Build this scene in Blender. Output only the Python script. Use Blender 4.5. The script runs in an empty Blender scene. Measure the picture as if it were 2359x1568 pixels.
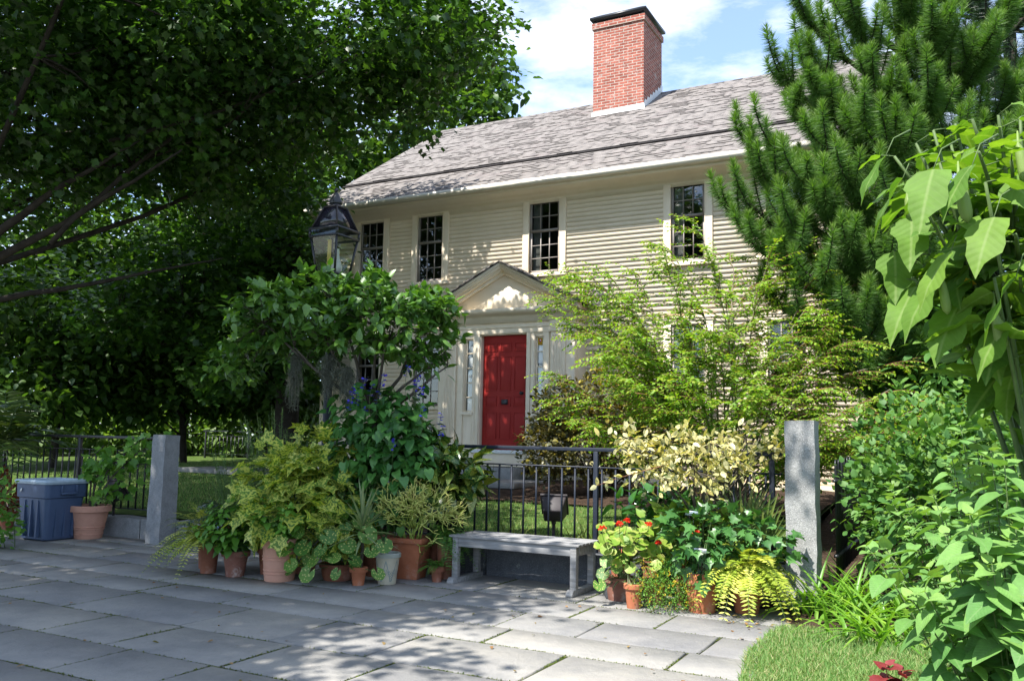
import bpy, math, numpy as np
from mathutils import Vector, Matrix
sc = bpy.context.scene
COL = sc.collection
R = math.radians

# ------------------------------------------------------------------ camera, sky, sun, exposure
FU, CX, CY, CAMH = 2000.0, 1179.5, 784.0, 1.4          # focal length and centre in units of a 2359 px wide picture
ROLL, PITCH = 0.0195, math.atan(222 / 2000.0)
_f = np.array([0, math.cos(PITCH), math.sin(PITCH)])
_r0 = np.array([1.0, 0, 0]); _u0 = np.array([0, -math.sin(PITCH), math.cos(PITCH)])
_r = math.cos(ROLL) * _r0 + math.sin(ROLL) * _u0
_u = -math.sin(ROLL) * _r0 + math.cos(ROLL) * _u0
cam_d = bpy.data.cameras.new("camera"); cam = bpy.data.objects.new("camera", cam_d); COL.objects.link(cam)
M = Matrix.Identity(4)
for i in range(3):
    M[i][0] = _r[i]; M[i][1] = _u[i]; M[i][2] = -_f[i]
M[0][3], M[1][3], M[2][3] = 0, 0, CAMH
cam.matrix_world = M
cam_d.sensor_width = 36; cam_d.lens = FU / 2359.0 * 36; cam_d.clip_end = 2000; cam_d.clip_start = 0.05
sc.camera = cam

SUN_EL = R(56); SUN_AZ = math.atan2(-.72, -.695)          # towards the sun: left and behind the camera
SUN_D = np.array([math.sin(SUN_AZ) * math.cos(SUN_EL), math.cos(SUN_AZ) * math.cos(SUN_EL), math.sin(SUN_EL)])
sun_l = bpy.data.lights.new("sun", 'SUN'); sun_l.energy = 5.0; sun_l.angle = R(0.5); sun_l.color = (1, .965, .9)
sun = bpy.data.objects.new("sun", sun_l); COL.objects.link(sun)
sun.rotation_euler = Vector(SUN_D).to_track_quat('Z', 'Y').to_euler()
world = bpy.data.worlds.new("World"); sc.world = world; world.use_nodes = True
wn, wl = world.node_tree.nodes, world.node_tree.links
wn.clear()
w_out = wn.new('ShaderNodeOutputWorld'); w_bg = wn.new('ShaderNodeBackground'); w_sky = wn.new('ShaderNodeTexSky')
w_sky.sky_type = 'NISHITA'; w_sky.sun_disc = False; w_sky.sun_elevation = SUN_EL; w_sky.sun_rotation = SUN_AZ
w_sky.air_density = 1.0; w_sky.dust_density = 0.6; w_sky.ozone_density = 1.4
w_tc = wn.new('ShaderNodeTexCoord'); w_map = wn.new('ShaderNodeMapping'); w_map.inputs['Scale'].default_value = (1.0, 1.0, 2.6)
w_map.inputs['Rotation'].default_value = (0.15, 0.3, 0.4)
w_no = wn.new('ShaderNodeTexNoise'); w_no.inputs['Scale'].default_value = 9; w_no.inputs['Detail'].default_value = 9; w_no.inputs['Roughness'].default_value = .6
w_no.inputs['Distortion'].default_value = .15
w_ra = wn.new('ShaderNodeValToRGB'); w_ra.color_ramp.elements[0].position = .40; w_ra.color_ramp.elements[1].position = .72
w_ra.color_ramp.elements[0].color = (.16, .16, .16, 1); w_ra.color_ramp.elements[1].color = (.95, .95, .95, 1)
w_mx = wn.new('ShaderNodeMix'); w_mx.data_type = 'RGBA'
w_gain = wn.new('ShaderNodeMix'); w_gain.data_type = 'RGBA'; w_gain.blend_type = 'MULTIPLY'; w_gain.inputs[0].default_value = 1
wl.new(w_tc.outputs['Generated'], w_map.inputs['Vector']); wl.new(w_map.outputs[0], w_no.inputs['Vector'])
wl.new(w_no.outputs['Fac'], w_ra.inputs[0]); wl.new(w_ra.outputs['Color'], w_mx.inputs[0])
wl.new(w_sky.outputs[0], w_gain.inputs[6]); w_gain.inputs[7].default_value = (.72, .88, 1.05, 1)
wl.new(w_gain.outputs[2], w_mx.inputs[6]); w_mx.inputs[7].default_value = (4.4, 4.6, 4.9, 1)
wl.new(w_mx.outputs[2], w_bg.inputs['Color']); w_bg.inputs['Strength'].default_value = 0.142
wl.new(w_bg.outputs[0], w_out.inputs['Surface'])
sc.view_settings.view_transform = 'Standard'; sc.view_settings.look = 'None'
sc.view_settings.exposure = 1.25; sc.view_settings.gamma = 1.0
sc.cycles.max_bounces = 6; sc.cycles.diffuse_bounces = 4; sc.cycles.glossy_bounces = 3
sc.cycles.transmission_bounces = 4; sc.cycles.transparent_max_bounces = 12
sc.cycles.caustics_reflective = False; sc.cycles.caustics_refractive = False

# ------------------------------------------------------------------ helpers: frames, meshes, objects
def ray(px, py):
    return _f + (px - CX) / FU * _r - (py - CY) / FU * _u
def W(px, py, y):
    d = ray(px, py); return np.array([0, 0, CAMH]) + d * (y / d[1])
TH = R(28.0)                                            # house, fence, paving and bench share one direction
EX = np.array([math.cos(TH), -math.sin(TH), 0.0]); EY = np.array([math.sin(TH), math.cos(TH), 0.0])
SO = np.array([-.14, 16.0, 0.0])
def S(s, t, z=0.0):
    return SO + EX * s + EY * t + np.array([0, 0, z])
def to_site(p):
    q = np.asarray(p) - SO
    return q @ EX, q @ EY

class MB:
    """collects faces; build() links them as one mesh object"""
    def __init__(self): self.V = []; self.L = []; self.C = []; self.A = []; self.P = []; self.n = 0
    def raw(self, V, loops, counts, rnd, lpos):
        self.V.append(V); self.L.append(loops + self.n); self.C.append(counts); self.A.append(rnd); self.P.append(lpos); self.n += len(V)
    def add(self, V, F, rnd=0.5, lpos=None):
        V = np.asarray(V, float)
        self.raw(V, np.array([i for f in F for i in f], np.int64), np.array([len(f) for f in F], np.int64),
                 np.full(len(V), rnd), np.zeros((len(V), 3)) if lpos is None else np.asarray(lpos, float))
        return self
    def box(self, x0, x1, y0, y1, z0, z1, rnd=0.5):
        V = [(x, y, z) for z in (z0, z1) for y in (y0, y1) for x in (x0, x1)]
        F = [(0, 2, 3, 1), (4, 5, 7, 6), (0, 1, 5, 4), (2, 6, 7, 3), (0, 4, 6, 2), (1, 3, 7, 5)]
        return self.add(V, F, rnd)
    def hexa(self, V8, rnd=0.5):
        F = [(0, 2, 3, 1), (4, 5, 7, 6), (0, 1, 5, 4), (2, 6, 7, 3), (0, 4, 6, 2), (1, 3, 7, 5)]
        return self.add(V8, F, rnd)
    def prism(self, poly, y0, y1, rnd=0.5):
        """poly in x,z (counter-clockwise seen from -y), extruded from y0 to y1"""
        n = len(poly)
        V = [(x, y0, z) for x, z in poly] + [(x, y1, z) for x, z in poly]
        F = [tuple(range(n)), tuple(range(2 * n - 1, n - 1, -1))] + [(i + n, (i + 1) % n + n, (i + 1) % n, i) for i in range(n)]
        return self.add(V, F, rnd)
    def lathe(self, prof, n=32, c=(0, 0), rnd=0.5, rot=0.0):
        V = []; F = []
        for (r, z) in prof:
            for k in range(n):
                a = rot + 2 * math.pi * k / n
                V.append((c[0] + r * math.cos(a), c[1] + r * math.sin(a), z))
        for j in range(len(prof) - 1):
            for k in range(n):
                k2 = (k + 1) % n
                F.append((j * n + k, j * n + k2, (j + 1) * n + k2, (j + 1) * n + k))
        return self.add(V, F, rnd)
    def tube(self, pts, rad, n=6, rnd=0.5, cap=True):
        pts = np.asarray(pts, float); m = len(pts)
        rad = np.full(m, rad) if np.isscalar(rad) else np.asarray(rad, float)
        T = np.gradient(pts, axis=0); T /= np.linalg.norm(T, axis=1)[:, None] + 1e-9
        ref = np.array([0, 0, 1.0]) if abs(T[0][2]) < .9 else np.array([1.0, 0, 0])
        V = []
        for i in range(m):
            x = np.cross(T[i], ref); x /= np.linalg.norm(x) + 1e-9; y = np.cross(T[i], x)
            for k in range(n):
                a = 2 * math.pi * k / n; V.append(pts[i] + rad[i] * (math.cos(a) * x + math.sin(a) * y))
        F = [(i * n + k, i * n + (k + 1) % n, (i + 1) * n + (k + 1) % n, (i + 1) * n + k) for i in range(m - 1) for k in range(n)]
        if cap: F += [tuple(range(n - 1, -1, -1)), tuple(range((m - 1) * n, m * n))]
        L = np.concatenate([[0], np.cumsum(np.linalg.norm(np.diff(pts, axis=0), axis=1))])
        lp = np.array([(k / n, L[i], 0) for i in range(m) for k in range(n)])
        return self.add(V, F, rnd, lp)
    def leaves(self, tpl, P, D, N, size, rnd=None, wid=None, rng=None):
        """tpl = (verts (x width, y along, z normal), faces); P bases, D directions, N normals"""
        P = np.atleast_2d(P); n = len(P)
        if n == 0: return self
        D = np.broadcast_to(np.atleast_2d(D), (n, 3)); N = np.broadcast_to(np.atleast_2d(N), (n, 3))
        D = D / (np.linalg.norm(D, axis=1)[:, None] + 1e-9)
        X = np.cross(D, N); X /= np.linalg.norm(X, axis=1)[:, None] + 1e-9
        Z = np.cross(X, D)
        tv = np.asarray(tpl[0], float); k = len(tv)
        size = np.broadcast_to(size, (n,)); wid = size if wid is None else np.broadcast_to(wid, (n,))
        V = P[:, None] + X[:, None] * (tv[None, :, 0:1] * wid[:, None, None]) + D[:, None] * (tv[None, :, 1:2] * size[:, None, None]) + Z[:, None] * (tv[None, :, 2:3] * size[:, None, None])
        fl = np.array([i for f in tpl[1] for i in f], np.int64); fc = np.array([len(f) for f in tpl[1]], np.int64)
        loops = (np.arange(n)[:, None] * k + fl[None]).ravel(); counts = np.tile(fc, n)
        if rnd is None: rnd = (rng or np.random.default_rng(1)).random(n)
        rnd = np.broadcast_to(rnd, (n,))
        lp = np.empty((n, k, 3)); lp[:, :, 0] = tv[None, :, 0]; lp[:, :, 1] = tv[None, :, 1]; lp[:, :, 2] = (np.arange(n) % 977)[:, None] * 1.37
        self.raw(V.reshape(-1, 3), loops, counts, np.repeat(rnd, k), lp.reshape(-1, 3))
        return self
    def build(self, name, mat, parent=None, smooth=False, bevel=0, loc=None, sub=0):
        me = bpy.data.meshes.new(name)
        V = np.concatenate(self.V); L = np.concatenate(self.L); C = np.concatenate(self.C)
        me.vertices.add(len(V)); me.vertices.foreach_set('co', V.ravel().astype(np.float32))
        me.loops.add(len(L)); me.loops.foreach_set('vertex_index', L.astype(np.int32))
        me.polygons.add(len(C)); me.polygons.foreach_set('loop_start', np.concatenate([[0], np.cumsum(C)[:-1]]).astype(np.int32))
        me.update(calc_edges=True); me.validate()
        if len(V) == len(me.vertices):
            a = me.attributes.new('rnd', 'FLOAT', 'POINT'); a.data.foreach_set('value', np.concatenate(self.A).astype(np.float32))
            a = me.attributes.new('lpos', 'FLOAT_VECTOR', 'POINT'); a.data.foreach_set('vector', np.concatenate(self.P).ravel().astype(np.float32))
        me.materials.append(mat)
        if smooth:
            me.polygons.foreach_set('use_smooth', np.ones(len(me.polygons), bool))
            if smooth is not True: me.set_sharp_from_angle(angle=R(smooth))
        o = bpy.data.objects.new(name, me); COL.objects.link(o)
        if parent is not None: o.parent = parent
        if loc is not None: o.location = loc
        if bevel:
            b = o.modifiers.new('bevel', 'BEVEL'); b.width = bevel; b.segments = 2; b.limit_method = 'ANGLE'; b.angle_limit = R(40)
        return o

def thing(name, label, cat, loc=(0, 0, 0), rz=0.0, group=None):
    o = bpy.data.objects.new(name, None); COL.objects.link(o); o.empty_display_size = .2
    o.location = loc; o.rotation_euler = (0, 0, rz)
    return tag(o, label, cat, group)
def tag(o, label=None, cat=None, group=None, kind=None):
    if label: o['label'] = label
    if cat: o['category'] = cat
    if group: o['group'] = group
    if kind: o['kind'] = kind
    return o
def empty_part(name, parent):
    o = bpy.data.objects.new(name, None); COL.objects.link(o); o.parent = parent; o.empty_display_size = .1; return o
def copy_tree(o, parent=None):
    c = o.copy(); COL.objects.link(c); c.parent = parent
    for ch in list(o.children): copy_tree(ch, c)
    return c
def rand_dirs(rng, n):
    v = rng.normal(size=(n, 3)); return v / np.linalg.norm(v, axis=1)[:, None]
def bez(p0, p1, p2, n=8):
    t = np.linspace(0, 1, n)[:, None]
    return (1 - t) ** 2 * np.asarray(p0) + 2 * t * (1 - t) * np.asarray(p1) + t ** 2 * np.asarray(p2)

# ------------------------------------------------------------------ materials
def newmat(name):
    m = bpy.data.materials.new(name); m.use_nodes = True
    nt = m.node_tree; nt.nodes.clear()
    out = nt.nodes.new('ShaderNodeOutputMaterial'); b = nt.nodes.new('ShaderNodeBsdfPrincipled')
    nt.links.new(b.outputs[0], out.inputs[0]); return m, nt, b, out
def N_(nt, t, **kw):
    n = nt.nodes.new(t)
    for k, v in kw.items():
        if k in n.inputs: n.inputs[k].default_value = v
        else: setattr(n, k, v)
    return n
def ramp(nt, fac, stops):
    r = nt.nodes.new('ShaderNodeValToRGB'); el = r.color_ramp.elements
    while len(el) < len(stops): el.new(.5)
    for e, (p, c) in zip(el, stops): e.position = p; e.color = (*c[:3], 1)
    nt.links.new(fac, r.inputs[0]); return r.outputs[0]
def mixc(nt, fac, a, b, mode='MIX'):
    m = nt.nodes.new('ShaderNodeMix'); m.data_type = 'RGBA'; m.blend_type = mode
    for sock, v in ((0, fac), (6, a), (7, b)):
        if hasattr(v, 'is_linked'): nt.links.new(v, m.inputs[sock])
        else: m.inputs[sock].default_value = v if sock == 0 else (*v[:3], 1)
    return m.outputs[2]
def noise(nt, scale, detail=5, rough=.6, vec=None, dist=0.0):
    n = N_(nt, 'ShaderNodeTexNoise', Scale=scale, Detail=detail, Roughness=rough, Distortion=dist)
    if vec is None:
        tc = nt.nodes.new('ShaderNodeTexCoord'); vec = tc.outputs['Object']
    nt.links.new(vec, n.inputs['Vector']); return n.outputs['Fac']
def attr(nt, name):
    a = nt.nodes.new('ShaderNodeAttribute'); a.attribute_name = name; return a
def bump(nt, b, h, strength=.3, dist=.01):
    n = N_(nt, 'ShaderNodeBump', Strength=strength, Distance=dist); nt.links.new(h, n.inputs['Height']); nt.links.new(n.outputs[0], b.inputs['Normal'])
def maprange(nt, v, a, b, c=0., d=1.):
    n = N_(nt, 'ShaderNodeMapRange'); n.inputs[1].default_value = a; n.inputs[2].default_value = b; n.inputs[3].default_value = c; n.inputs[4].default_value = d
    nt.links.new(v, n.inputs[0]); return n.outputs[0]

def solid(name, cols, scale=6., rough=.7, spec=.4, bscale=40., bstr=.15, bdist=.004, metallic=0., rnd=0.0, streak=None):
    """noise-mottled colour with a fine bump; cols = 2 or 3 colours"""
    m, nt, b, out = newmat(name)
    vec = None
    if streak:
        tc = nt.nodes.new('ShaderNodeTexCoord'); mp = nt.nodes.new('ShaderNodeMapping'); mp.inputs['Scale'].default_value = streak
        nt.links.new(tc.outputs['Object'], mp.inputs[0]); vec = mp.outputs[0]
    f = noise(nt, scale, 6, .62, vec)
    st = [(.32, cols[0]), (.68, cols[1])] if len(cols) == 2 else [(.3, cols[0]), (.5, cols[1]), (.7, cols[2])]
    c = ramp(nt, f, st)
    if rnd:
        a = attr(nt, 'rnd'); c = mixc(nt, 1.0, c, ramp(nt, a.outputs['Fac'], [(0, (1 - rnd,) * 3), (1, (1 + rnd,) * 3)]), 'MULTIPLY')
    nt.links.new(c, b.inputs['Base Color'])
    b.inputs['Roughness'].default_value = rough; b.inputs['Specular IOR Level'].default_value = spec; b.inputs['Metallic'].default_value = metallic
    if bstr: bump(nt, b, noise(nt, bscale, 4, .6, vec), bstr, bdist)
    return m

def leafmat(name, stops, trans=.35, rough=.42, spec=.5, rib=None, var=None, tcol=None):
    """stops along the per-leaf random value; rib = lighter midrib colour; var = (scale, threshold, soft, colour stops, edge only)"""
    m, nt, b, out = newmat(name)
    a = attr(nt, 'rnd'); k = len(stops)
    c = ramp(nt, a.outputs['Fac'], [(i / max(1, k - 1), s) for i, s in enumerate(stops)])
    lp = attr(nt, 'lpos')
    c = mixc(nt, .55, c, ramp(nt, noise(nt, 3.0, 3, .6, lp.outputs['Vector']), [(.3, (.62, .62, .62)), (.7, (1.25, 1.25, 1.2))]), 'MULTIPLY')
    if var:
        f = noise(nt, var['scale'], var.get('detail', 3), .6, lp.outputs['Vector'])
        if var.get('edge'):
            sx = nt.nodes.new('ShaderNodeSeparateXYZ'); nt.links.new(lp.outputs['Vector'], sx.inputs[0])
            ab = N_(nt, 'ShaderNodeMath', operation='ABSOLUTE'); nt.links.new(sx.outputs[0], ab.inputs[0])
            ad = N_(nt, 'ShaderNodeMath', operation='MULTIPLY_ADD'); nt.links.new(ab.outputs[0], ad.inputs[0]); ad.inputs[1].default_value = var['edge']; nt.links.new(f, ad.inputs[2]); f = ad.outputs[0]
        if var.get('dots'):
            vo = N_(nt, 'ShaderNodeTexVoronoi', Scale=var['dots']); vo.voronoi_dimensions = '2D'
            cbx = nt.nodes.new('ShaderNodeCombineXYZ'); ml = N_(nt, 'ShaderNodeMath', operation='MULTIPLY'); nt.links.new(a.outputs['Fac'], ml.inputs[0]); ml.inputs[1].default_value = 37.0; nt.links.new(ml.outputs[0], cbx.inputs[0]); nt.links.new(ml.outputs[0], cbx.inputs[1])
            vm = N_(nt, 'ShaderNodeVectorMath', operation='ADD'); nt.links.new(lp.outputs['Vector'], vm.inputs[0]); nt.links.new(cbx.outputs[0], vm.inputs[1]); nt.links.new(vm.outputs[0], vo.inputs['Vector'])
            f = maprange(nt, vo.outputs['Distance'], .0, var.get('dotr', .34), 1, 0)
        c = mixc(nt, maprange(nt, f, var['lo'], var['hi']), c, ramp(nt, a.outputs['Fac'], [(0, var['cols'][0]), (1, var['cols'][1])]))
    if rib:
        sv = nt.nodes.new('ShaderNodeSeparateXYZ'); nt.links.new(lp.outputs['Vector'], sv.inputs[0])
        av = N_(nt, 'ShaderNodeMath', operation='ABSOLUTE'); nt.links.new(sv.outputs[0], av.inputs[0])
        mv = N_(nt, 'ShaderNodeMath', operation='MULTIPLY_ADD'); nt.links.new(av.outputs[0], mv.inputs[0]); mv.inputs[1].default_value = -.75; nt.links.new(sv.outputs[1], mv.inputs[2])
        pv_ = N_(nt, 'ShaderNodeMath', operation='PINGPONG'); nt.links.new(mv.outputs[0], pv_.inputs[0]); pv_.inputs[1].default_value = .055
        vein = maprange(nt, pv_.outputs[0], .004, .014, .10, 0)
        c = mixc(nt, vein, c, rib)
        bump(nt, b, maprange(nt, pv_.outputs[0], .0, .05), .15, .006)
        sx = nt.nodes.new('ShaderNodeSeparateXYZ'); nt.links.new(lp.outputs['Vector'], sx.inputs[0])
        ab = N_(nt, 'ShaderNodeMath', operation='ABSOLUTE'); nt.links.new(sx.outputs[0], ab.inputs[0])
        c = mixc(nt, maprange(nt, ab.outputs[0], .006, .03, .6, 0), c, rib)
    nt.links.new(c, b.inputs['Base Color'])
    b.inputs['Roughness'].default_value = rough; b.inputs['Specular IOR Level'].default_value = spec
    t = nt.nodes.new('ShaderNodeBsdfTranslucent'); mx = nt.nodes.new('ShaderNodeMixShader'); mx.inputs[0].default_value = trans
    nt.links.new(mixc(nt, 1.0, c, tcol or (1.5, 1.55, .55), 'MULTIPLY'), t.inputs[0])
    nt.links.new(b.outputs[0], mx.inputs[1]); nt.links.new(t.outputs[0], mx.inputs[2]); nt.links.new(mx.outputs[0], out.inputs[0])
    return m

def glassmat(name, dark=(.5, .55, .55), ior=1.5):
    m, nt, b, out = newmat(name); nt.nodes.remove(b)
    g = N_(nt, 'ShaderNodeBsdfGlossy', Roughness=.03); t = nt.nodes.new('ShaderNodeBsdfTransparent'); t.inputs[0].default_value = (*dark, 1)
    lw = N_(nt, 'ShaderNodeLayerWeight', Blend=.5); pw = N_(nt, 'ShaderNodeMath', operation='POWER'); nt.links.new(lw.outputs['Facing'], pw.inputs[0]); pw.inputs[1].default_value = 4.0; fr = N_(nt, 'ShaderNodeMath', operation='MULTIPLY_ADD'); nt.links.new(pw.outputs[0], fr.inputs[0]); fr.inputs[1].default_value = .85; fr.inputs[2].default_value = ((ior - 1) / (ior + 1)) ** 2 * 1.6; mx = nt.nodes.new('ShaderNodeMixShader')
    nt.links.new(fr.outputs[0], mx.inputs[0]); nt.links.new(t.outputs[0], mx.inputs[1]); nt.links.new(g.outputs[0], mx.inputs[2]); nt.links.new(mx.outputs[0], out.inputs[0])
    return m

CREAM = (.64, .555, .42)
MT = {}
MT['clapboard'] = solid('cream_clapboard_paint', [(.775, .65, .49), (.825, .705, .55)], 3, .55, .3, 60, .05, .002, rnd=.04)
MT['trim'] = solid('cream_trim_paint', [(.76, .645, .485), (.81, .70, .545)], 4, .5, .3, 70, .04, .002)
MT['gutter'] = solid('pale_gutter_paint', [(.68, .63, .53), (.74, .69, .59)], 4, .4, .4, 60, .03, .001)
MT['sash'] = solid('grey_brown_sash_paint', [(.24, .21, .19), (.29, .26, .235)], 8, .5, .4, 60, .05, .001)
MT['red'] = solid('red_door_paint', [(.28, .020, .017), (.33, .027, .022)], 3, .55, .2, 80, .05, .001)
MT['white'] = solid('weathered_white_paint', [(.6, .62, .62), (.76, .77, .76)], 20, .6, .3, 60, .1, .002)
MT['blackmetal'] = solid('black_painted_iron', [(.010, .011, .013), (.020, .021, .025)], 20, .38, .5, 90, .12, .001)
MT['bluemetal'] = solid('blue_black_painted_iron', [(.010, .014, .024), (.018, .023, .036)], 20, .5, .3, 90, .12, .001)
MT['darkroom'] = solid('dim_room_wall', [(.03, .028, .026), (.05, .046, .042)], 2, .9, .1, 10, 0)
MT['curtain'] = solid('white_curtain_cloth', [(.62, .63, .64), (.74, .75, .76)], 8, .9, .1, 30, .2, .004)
MT['glass'] = glassmat('window_glass', (.9, .93, .93), 1.85)
MT['lampglass'] = glassmat('lantern_glass', (.86, .90, .86))
MT['granite'] = None
def granite(name, lo, hi, spk):
    m, nt, b, out = newmat(name)
    f = noise(nt, 9, 6, .65); c = ramp(nt, f, [(.3, lo), (.7, hi)])
    g = noise(nt, 140, 2, .7); c = mixc(nt, maprange(nt, g, .53, .66), c, spk)
    g2 = noise(nt, 170, 2, .7); c = mixc(nt, maprange(nt, g2, .58, .7), c, (.06, .06, .065))
    l = noise(nt, 5, 5, .7); c = mixc(nt, maprange(nt, l, .63, .70, 0, .5), c, (.36, .38, .33))
    nt.links.new(c, b.inputs['Base Color']); b.inputs['Roughness'].default_value = .85; b.inputs['Specular IOR Level'].default_value = .25
    bump(nt, b, noise(nt, 30, 8, .7), .7, .012); return m
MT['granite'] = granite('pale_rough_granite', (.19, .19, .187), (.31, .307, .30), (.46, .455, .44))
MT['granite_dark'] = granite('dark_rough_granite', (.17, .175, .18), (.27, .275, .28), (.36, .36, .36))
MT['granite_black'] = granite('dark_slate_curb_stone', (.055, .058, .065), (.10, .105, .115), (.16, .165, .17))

def brickmat():
    m, nt, b, out = newmat('weathered_red_brick')
    lp = attr(nt, 'lpos')
    br = N_(nt, 'ShaderNodeTexBrick', Scale=1.0); br.offset = .5
    for k, v in (('Mortar Size', .009), ('Mortar Smooth', .3), ('Bias', 0.0), ('Brick Width', .215), ('Row Height', .0665)): br.inputs[k].default_value = v
    br.inputs['Color1'].default_value = (.235, .07, .05, 1); br.inputs['Color2'].default_value = (.36, .118, .085, 1); br.inputs['Mortar'].default_value = (.42, .37, .32, 1)
    nt.links.new(lp.outputs['Vector'], br.inputs['Vector'])
    c = mixc(nt, .6, br.outputs['Color'], ramp(nt, noise(nt, 14, 4, .7), [(.3, (.45, .45, .47)), (.7, (1.3, 1.25, 1.2))]), 'MULTIPLY')
    c = mixc(nt, maprange(nt, noise(nt, 3.2, 7, .8), .57, .66, 0, .7), c, (.44, .38, .34))
    nt.links.new(c, b.inputs['Base Color']); b.inputs['Roughness'].default_value = .9; b.inputs['Specular IOR Level'].default_value = .15
    inv = N_(nt, 'ShaderNodeMath', operation='SUBTRACT'); inv.inputs[0].default_value = 1; nt.links.new(br.outputs['Fac'], inv.inputs[1])
    bump(nt, b, inv.outputs[0], .8, .012); return m
MT['brick'] = brickmat()
def shinglemat():
    m, nt, b, out = newmat('taupe_asphalt_shingle')
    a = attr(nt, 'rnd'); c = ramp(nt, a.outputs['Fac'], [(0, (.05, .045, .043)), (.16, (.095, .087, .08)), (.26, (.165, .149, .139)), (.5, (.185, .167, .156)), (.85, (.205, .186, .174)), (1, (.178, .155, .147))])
    c = mixc(nt, .5, c, ramp(nt, noise(nt, 90, 2, .7), [(.3, (.7, .7, .7)), (.7, (1.25, 1.25, 1.25))]), 'MULTIPLY')
    c = mixc(nt, .5, c, ramp(nt, noise(nt, 1.2, 4, .6), [(.3, (.93, .93, .94)), (.7, (1.05, 1.05, 1.04))]), 'MULTIPLY')
    nt.links.new(c, b.inputs['Base Color']); b.inputs['Roughness'].default_value = .92; b.inputs['Specular IOR Level'].default_value = .2
    bump(nt, b, noise(nt, 160, 2, .7), .4, .003); return m
MT['shingle'] = shinglemat()
def terracotta(name, a, b_, lime=.0, limez=None):
    m, nt, b, out = newmat(name)
    c = ramp(nt, noise(nt, 9, 5, .65), [(.3, a), (.7, b_)])
    if lime: c = mixc(nt, maprange(nt, noise(nt, 6, 6, .75), .54, .72, 0, lime), c, (.55, .50, .46))
    c = mixc(nt, maprange(nt, noise(nt, 12, 5, .75), .62, .75, 0, .45), c, (.10, .075, .055))
    nt.links.new(c, b.inputs['Base Color']); b.inputs['Roughness'].default_value = .85; b.inputs['Specular IOR Level'].default_value = .25
    bump(nt, b, noise(nt, 60, 4, .6), .15, .003); return m
MT['tc_orange'] = terracotta('orange_terracotta', (.32, .105, .05), (.42, .15, .075), .3)
MT['tc_salmon'] = terracotta('salmon_plastic_terracotta', (.50, .255, .18), (.56, .30, .215), .0)
MT['tc_brown'] = terracotta('limewashed_brown_clay', (.17, .07, .05), (.26, .12, .085), .85)
MT['tc_dark'] = terracotta('damp_dark_terracotta', (.20, .075, .045), (.29, .11, .065), .3)
MT['soil'] = solid('dark_potting_soil', [(.018, .013, .009), (.05, .036, .025)], 30, .95, .1, 60, .8, .01)
MT['bed'] = solid('brown_bark_mulch', [(.03, .02, .014), (.085, .055, .038)], 14, .95, .1, 50, 1.0, .03)
MT['bark'] = solid('grey_brown_bark', [(.05, .042, .034), (.115, .097, .08)], 8, .9, .15, 20, .8, .02, streak=(1, 1, .25))
MT['bark_pale'] = solid('pale_twig_bark', [(.16, .13, .10), (.27, .22, .17)], 14, .85, .2, 30, .3, .004)
MT['bark_dark'] = solid('dark_wet_bark', [(.022, .018, .015), (.05, .042, .034)], 8, .9, .15, 20, .6, .015)
MT['stem'] = solid('green_stem', [(.06, .10, .03), (.10, .15, .05)], 14, .6, .3, 30, .1, .002)
MT['redstem'] = solid('reddish_twig', [(.16, .07, .04), (.24, .11, .06)], 14, .7, .3, 30, .1, .002)
MT['teak'] = solid('silvered_bench_timber', [(.17, .165, .165), (.26, .255, .252), (.34, .335, .33)], 7, .8, .2, 30, .45, .003, streak=(.5, 5, 5))
MT['bin'] = solid('blue_grey_bin_plastic', [(.055, .085, .155), (.07, .105, .185)], 4, .5, .4, 60, .08, .002)
MT['binrim'] = solid('scuffed_bin_rim_plastic', [(.32, .41, .48), (.42, .50, .56)], 12, .5, .4, 60, .08, .002)
MT['bronze'] = solid('bronze_floodlight_paint', [(.026, .021, .023), (.042, .035, .037)], 12, .55, .3, 60, .08, .002)
MT['tagwhite'] = solid('plant_tag_plastic', [(.62, .64, .66), (.74, .76, .78)], 20, .35, .5, 40, 0)
MT['tagblack'] = solid('tag_print', [(.02, .02, .025), (.04, .04, .045)], 20, .5, .3, 40, 0)
MT['moss_grey'] = leafmat('grey_green_hanging_moss', [(.10, .11, .085), (.17, .18, .14), (.22, .23, .18)], .3, .8, .2, tcol=(1.1, 1.1, .9))

# leaf templates: width in x, length 0..1 in y
def ovate(w=.28, peak=.4, fold=.12, droop=.15, n=4, tip=0.0):
    ys = np.linspace(0, 1, n + 1); V = []; F = []
    def wd(y): 
        return w * max(0.0, math.sin(math.pi * y ** (math.log(.5) / math.log(peak)))) ** .85
    for y in ys: V.append((0, y, -droop * y * y))
    Li = {}; Ri = {}
    for j, y in enumerate(ys[1:-1], 1):
        Li[j] = len(V); V.append((-wd(y), y - .02, -droop * y * y + fold * wd(y) / w * .5))
        Ri[j] = len(V); V.append((wd(y), y - .02, -droop * y * y + fold * wd(y) / w * .5))
    F.append((0, Ri[1], 1)); F.append((0, 1, Li[1]))
    for j in range(1, n - 1):
        F.append((j, Ri[j], Ri[j + 1], j + 1)); F.append((j, j + 1, Li[j + 1], Li[j]))
    F.append((n - 1, Ri[n - 1], n)); F.append((n - 1, n, Li[n - 1]))
    return V, F
T_OV = ovate(); T_OV_W = ovate(.36, .36, .12, .2, 5); T_LANCE = ovate(.14, .4, .06, .3, 5)
T_SMALL = ovate(.26, .45, .1, .1, 2); T_DROOP = ovate(.27, .38, .16, .55, 6)
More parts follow.
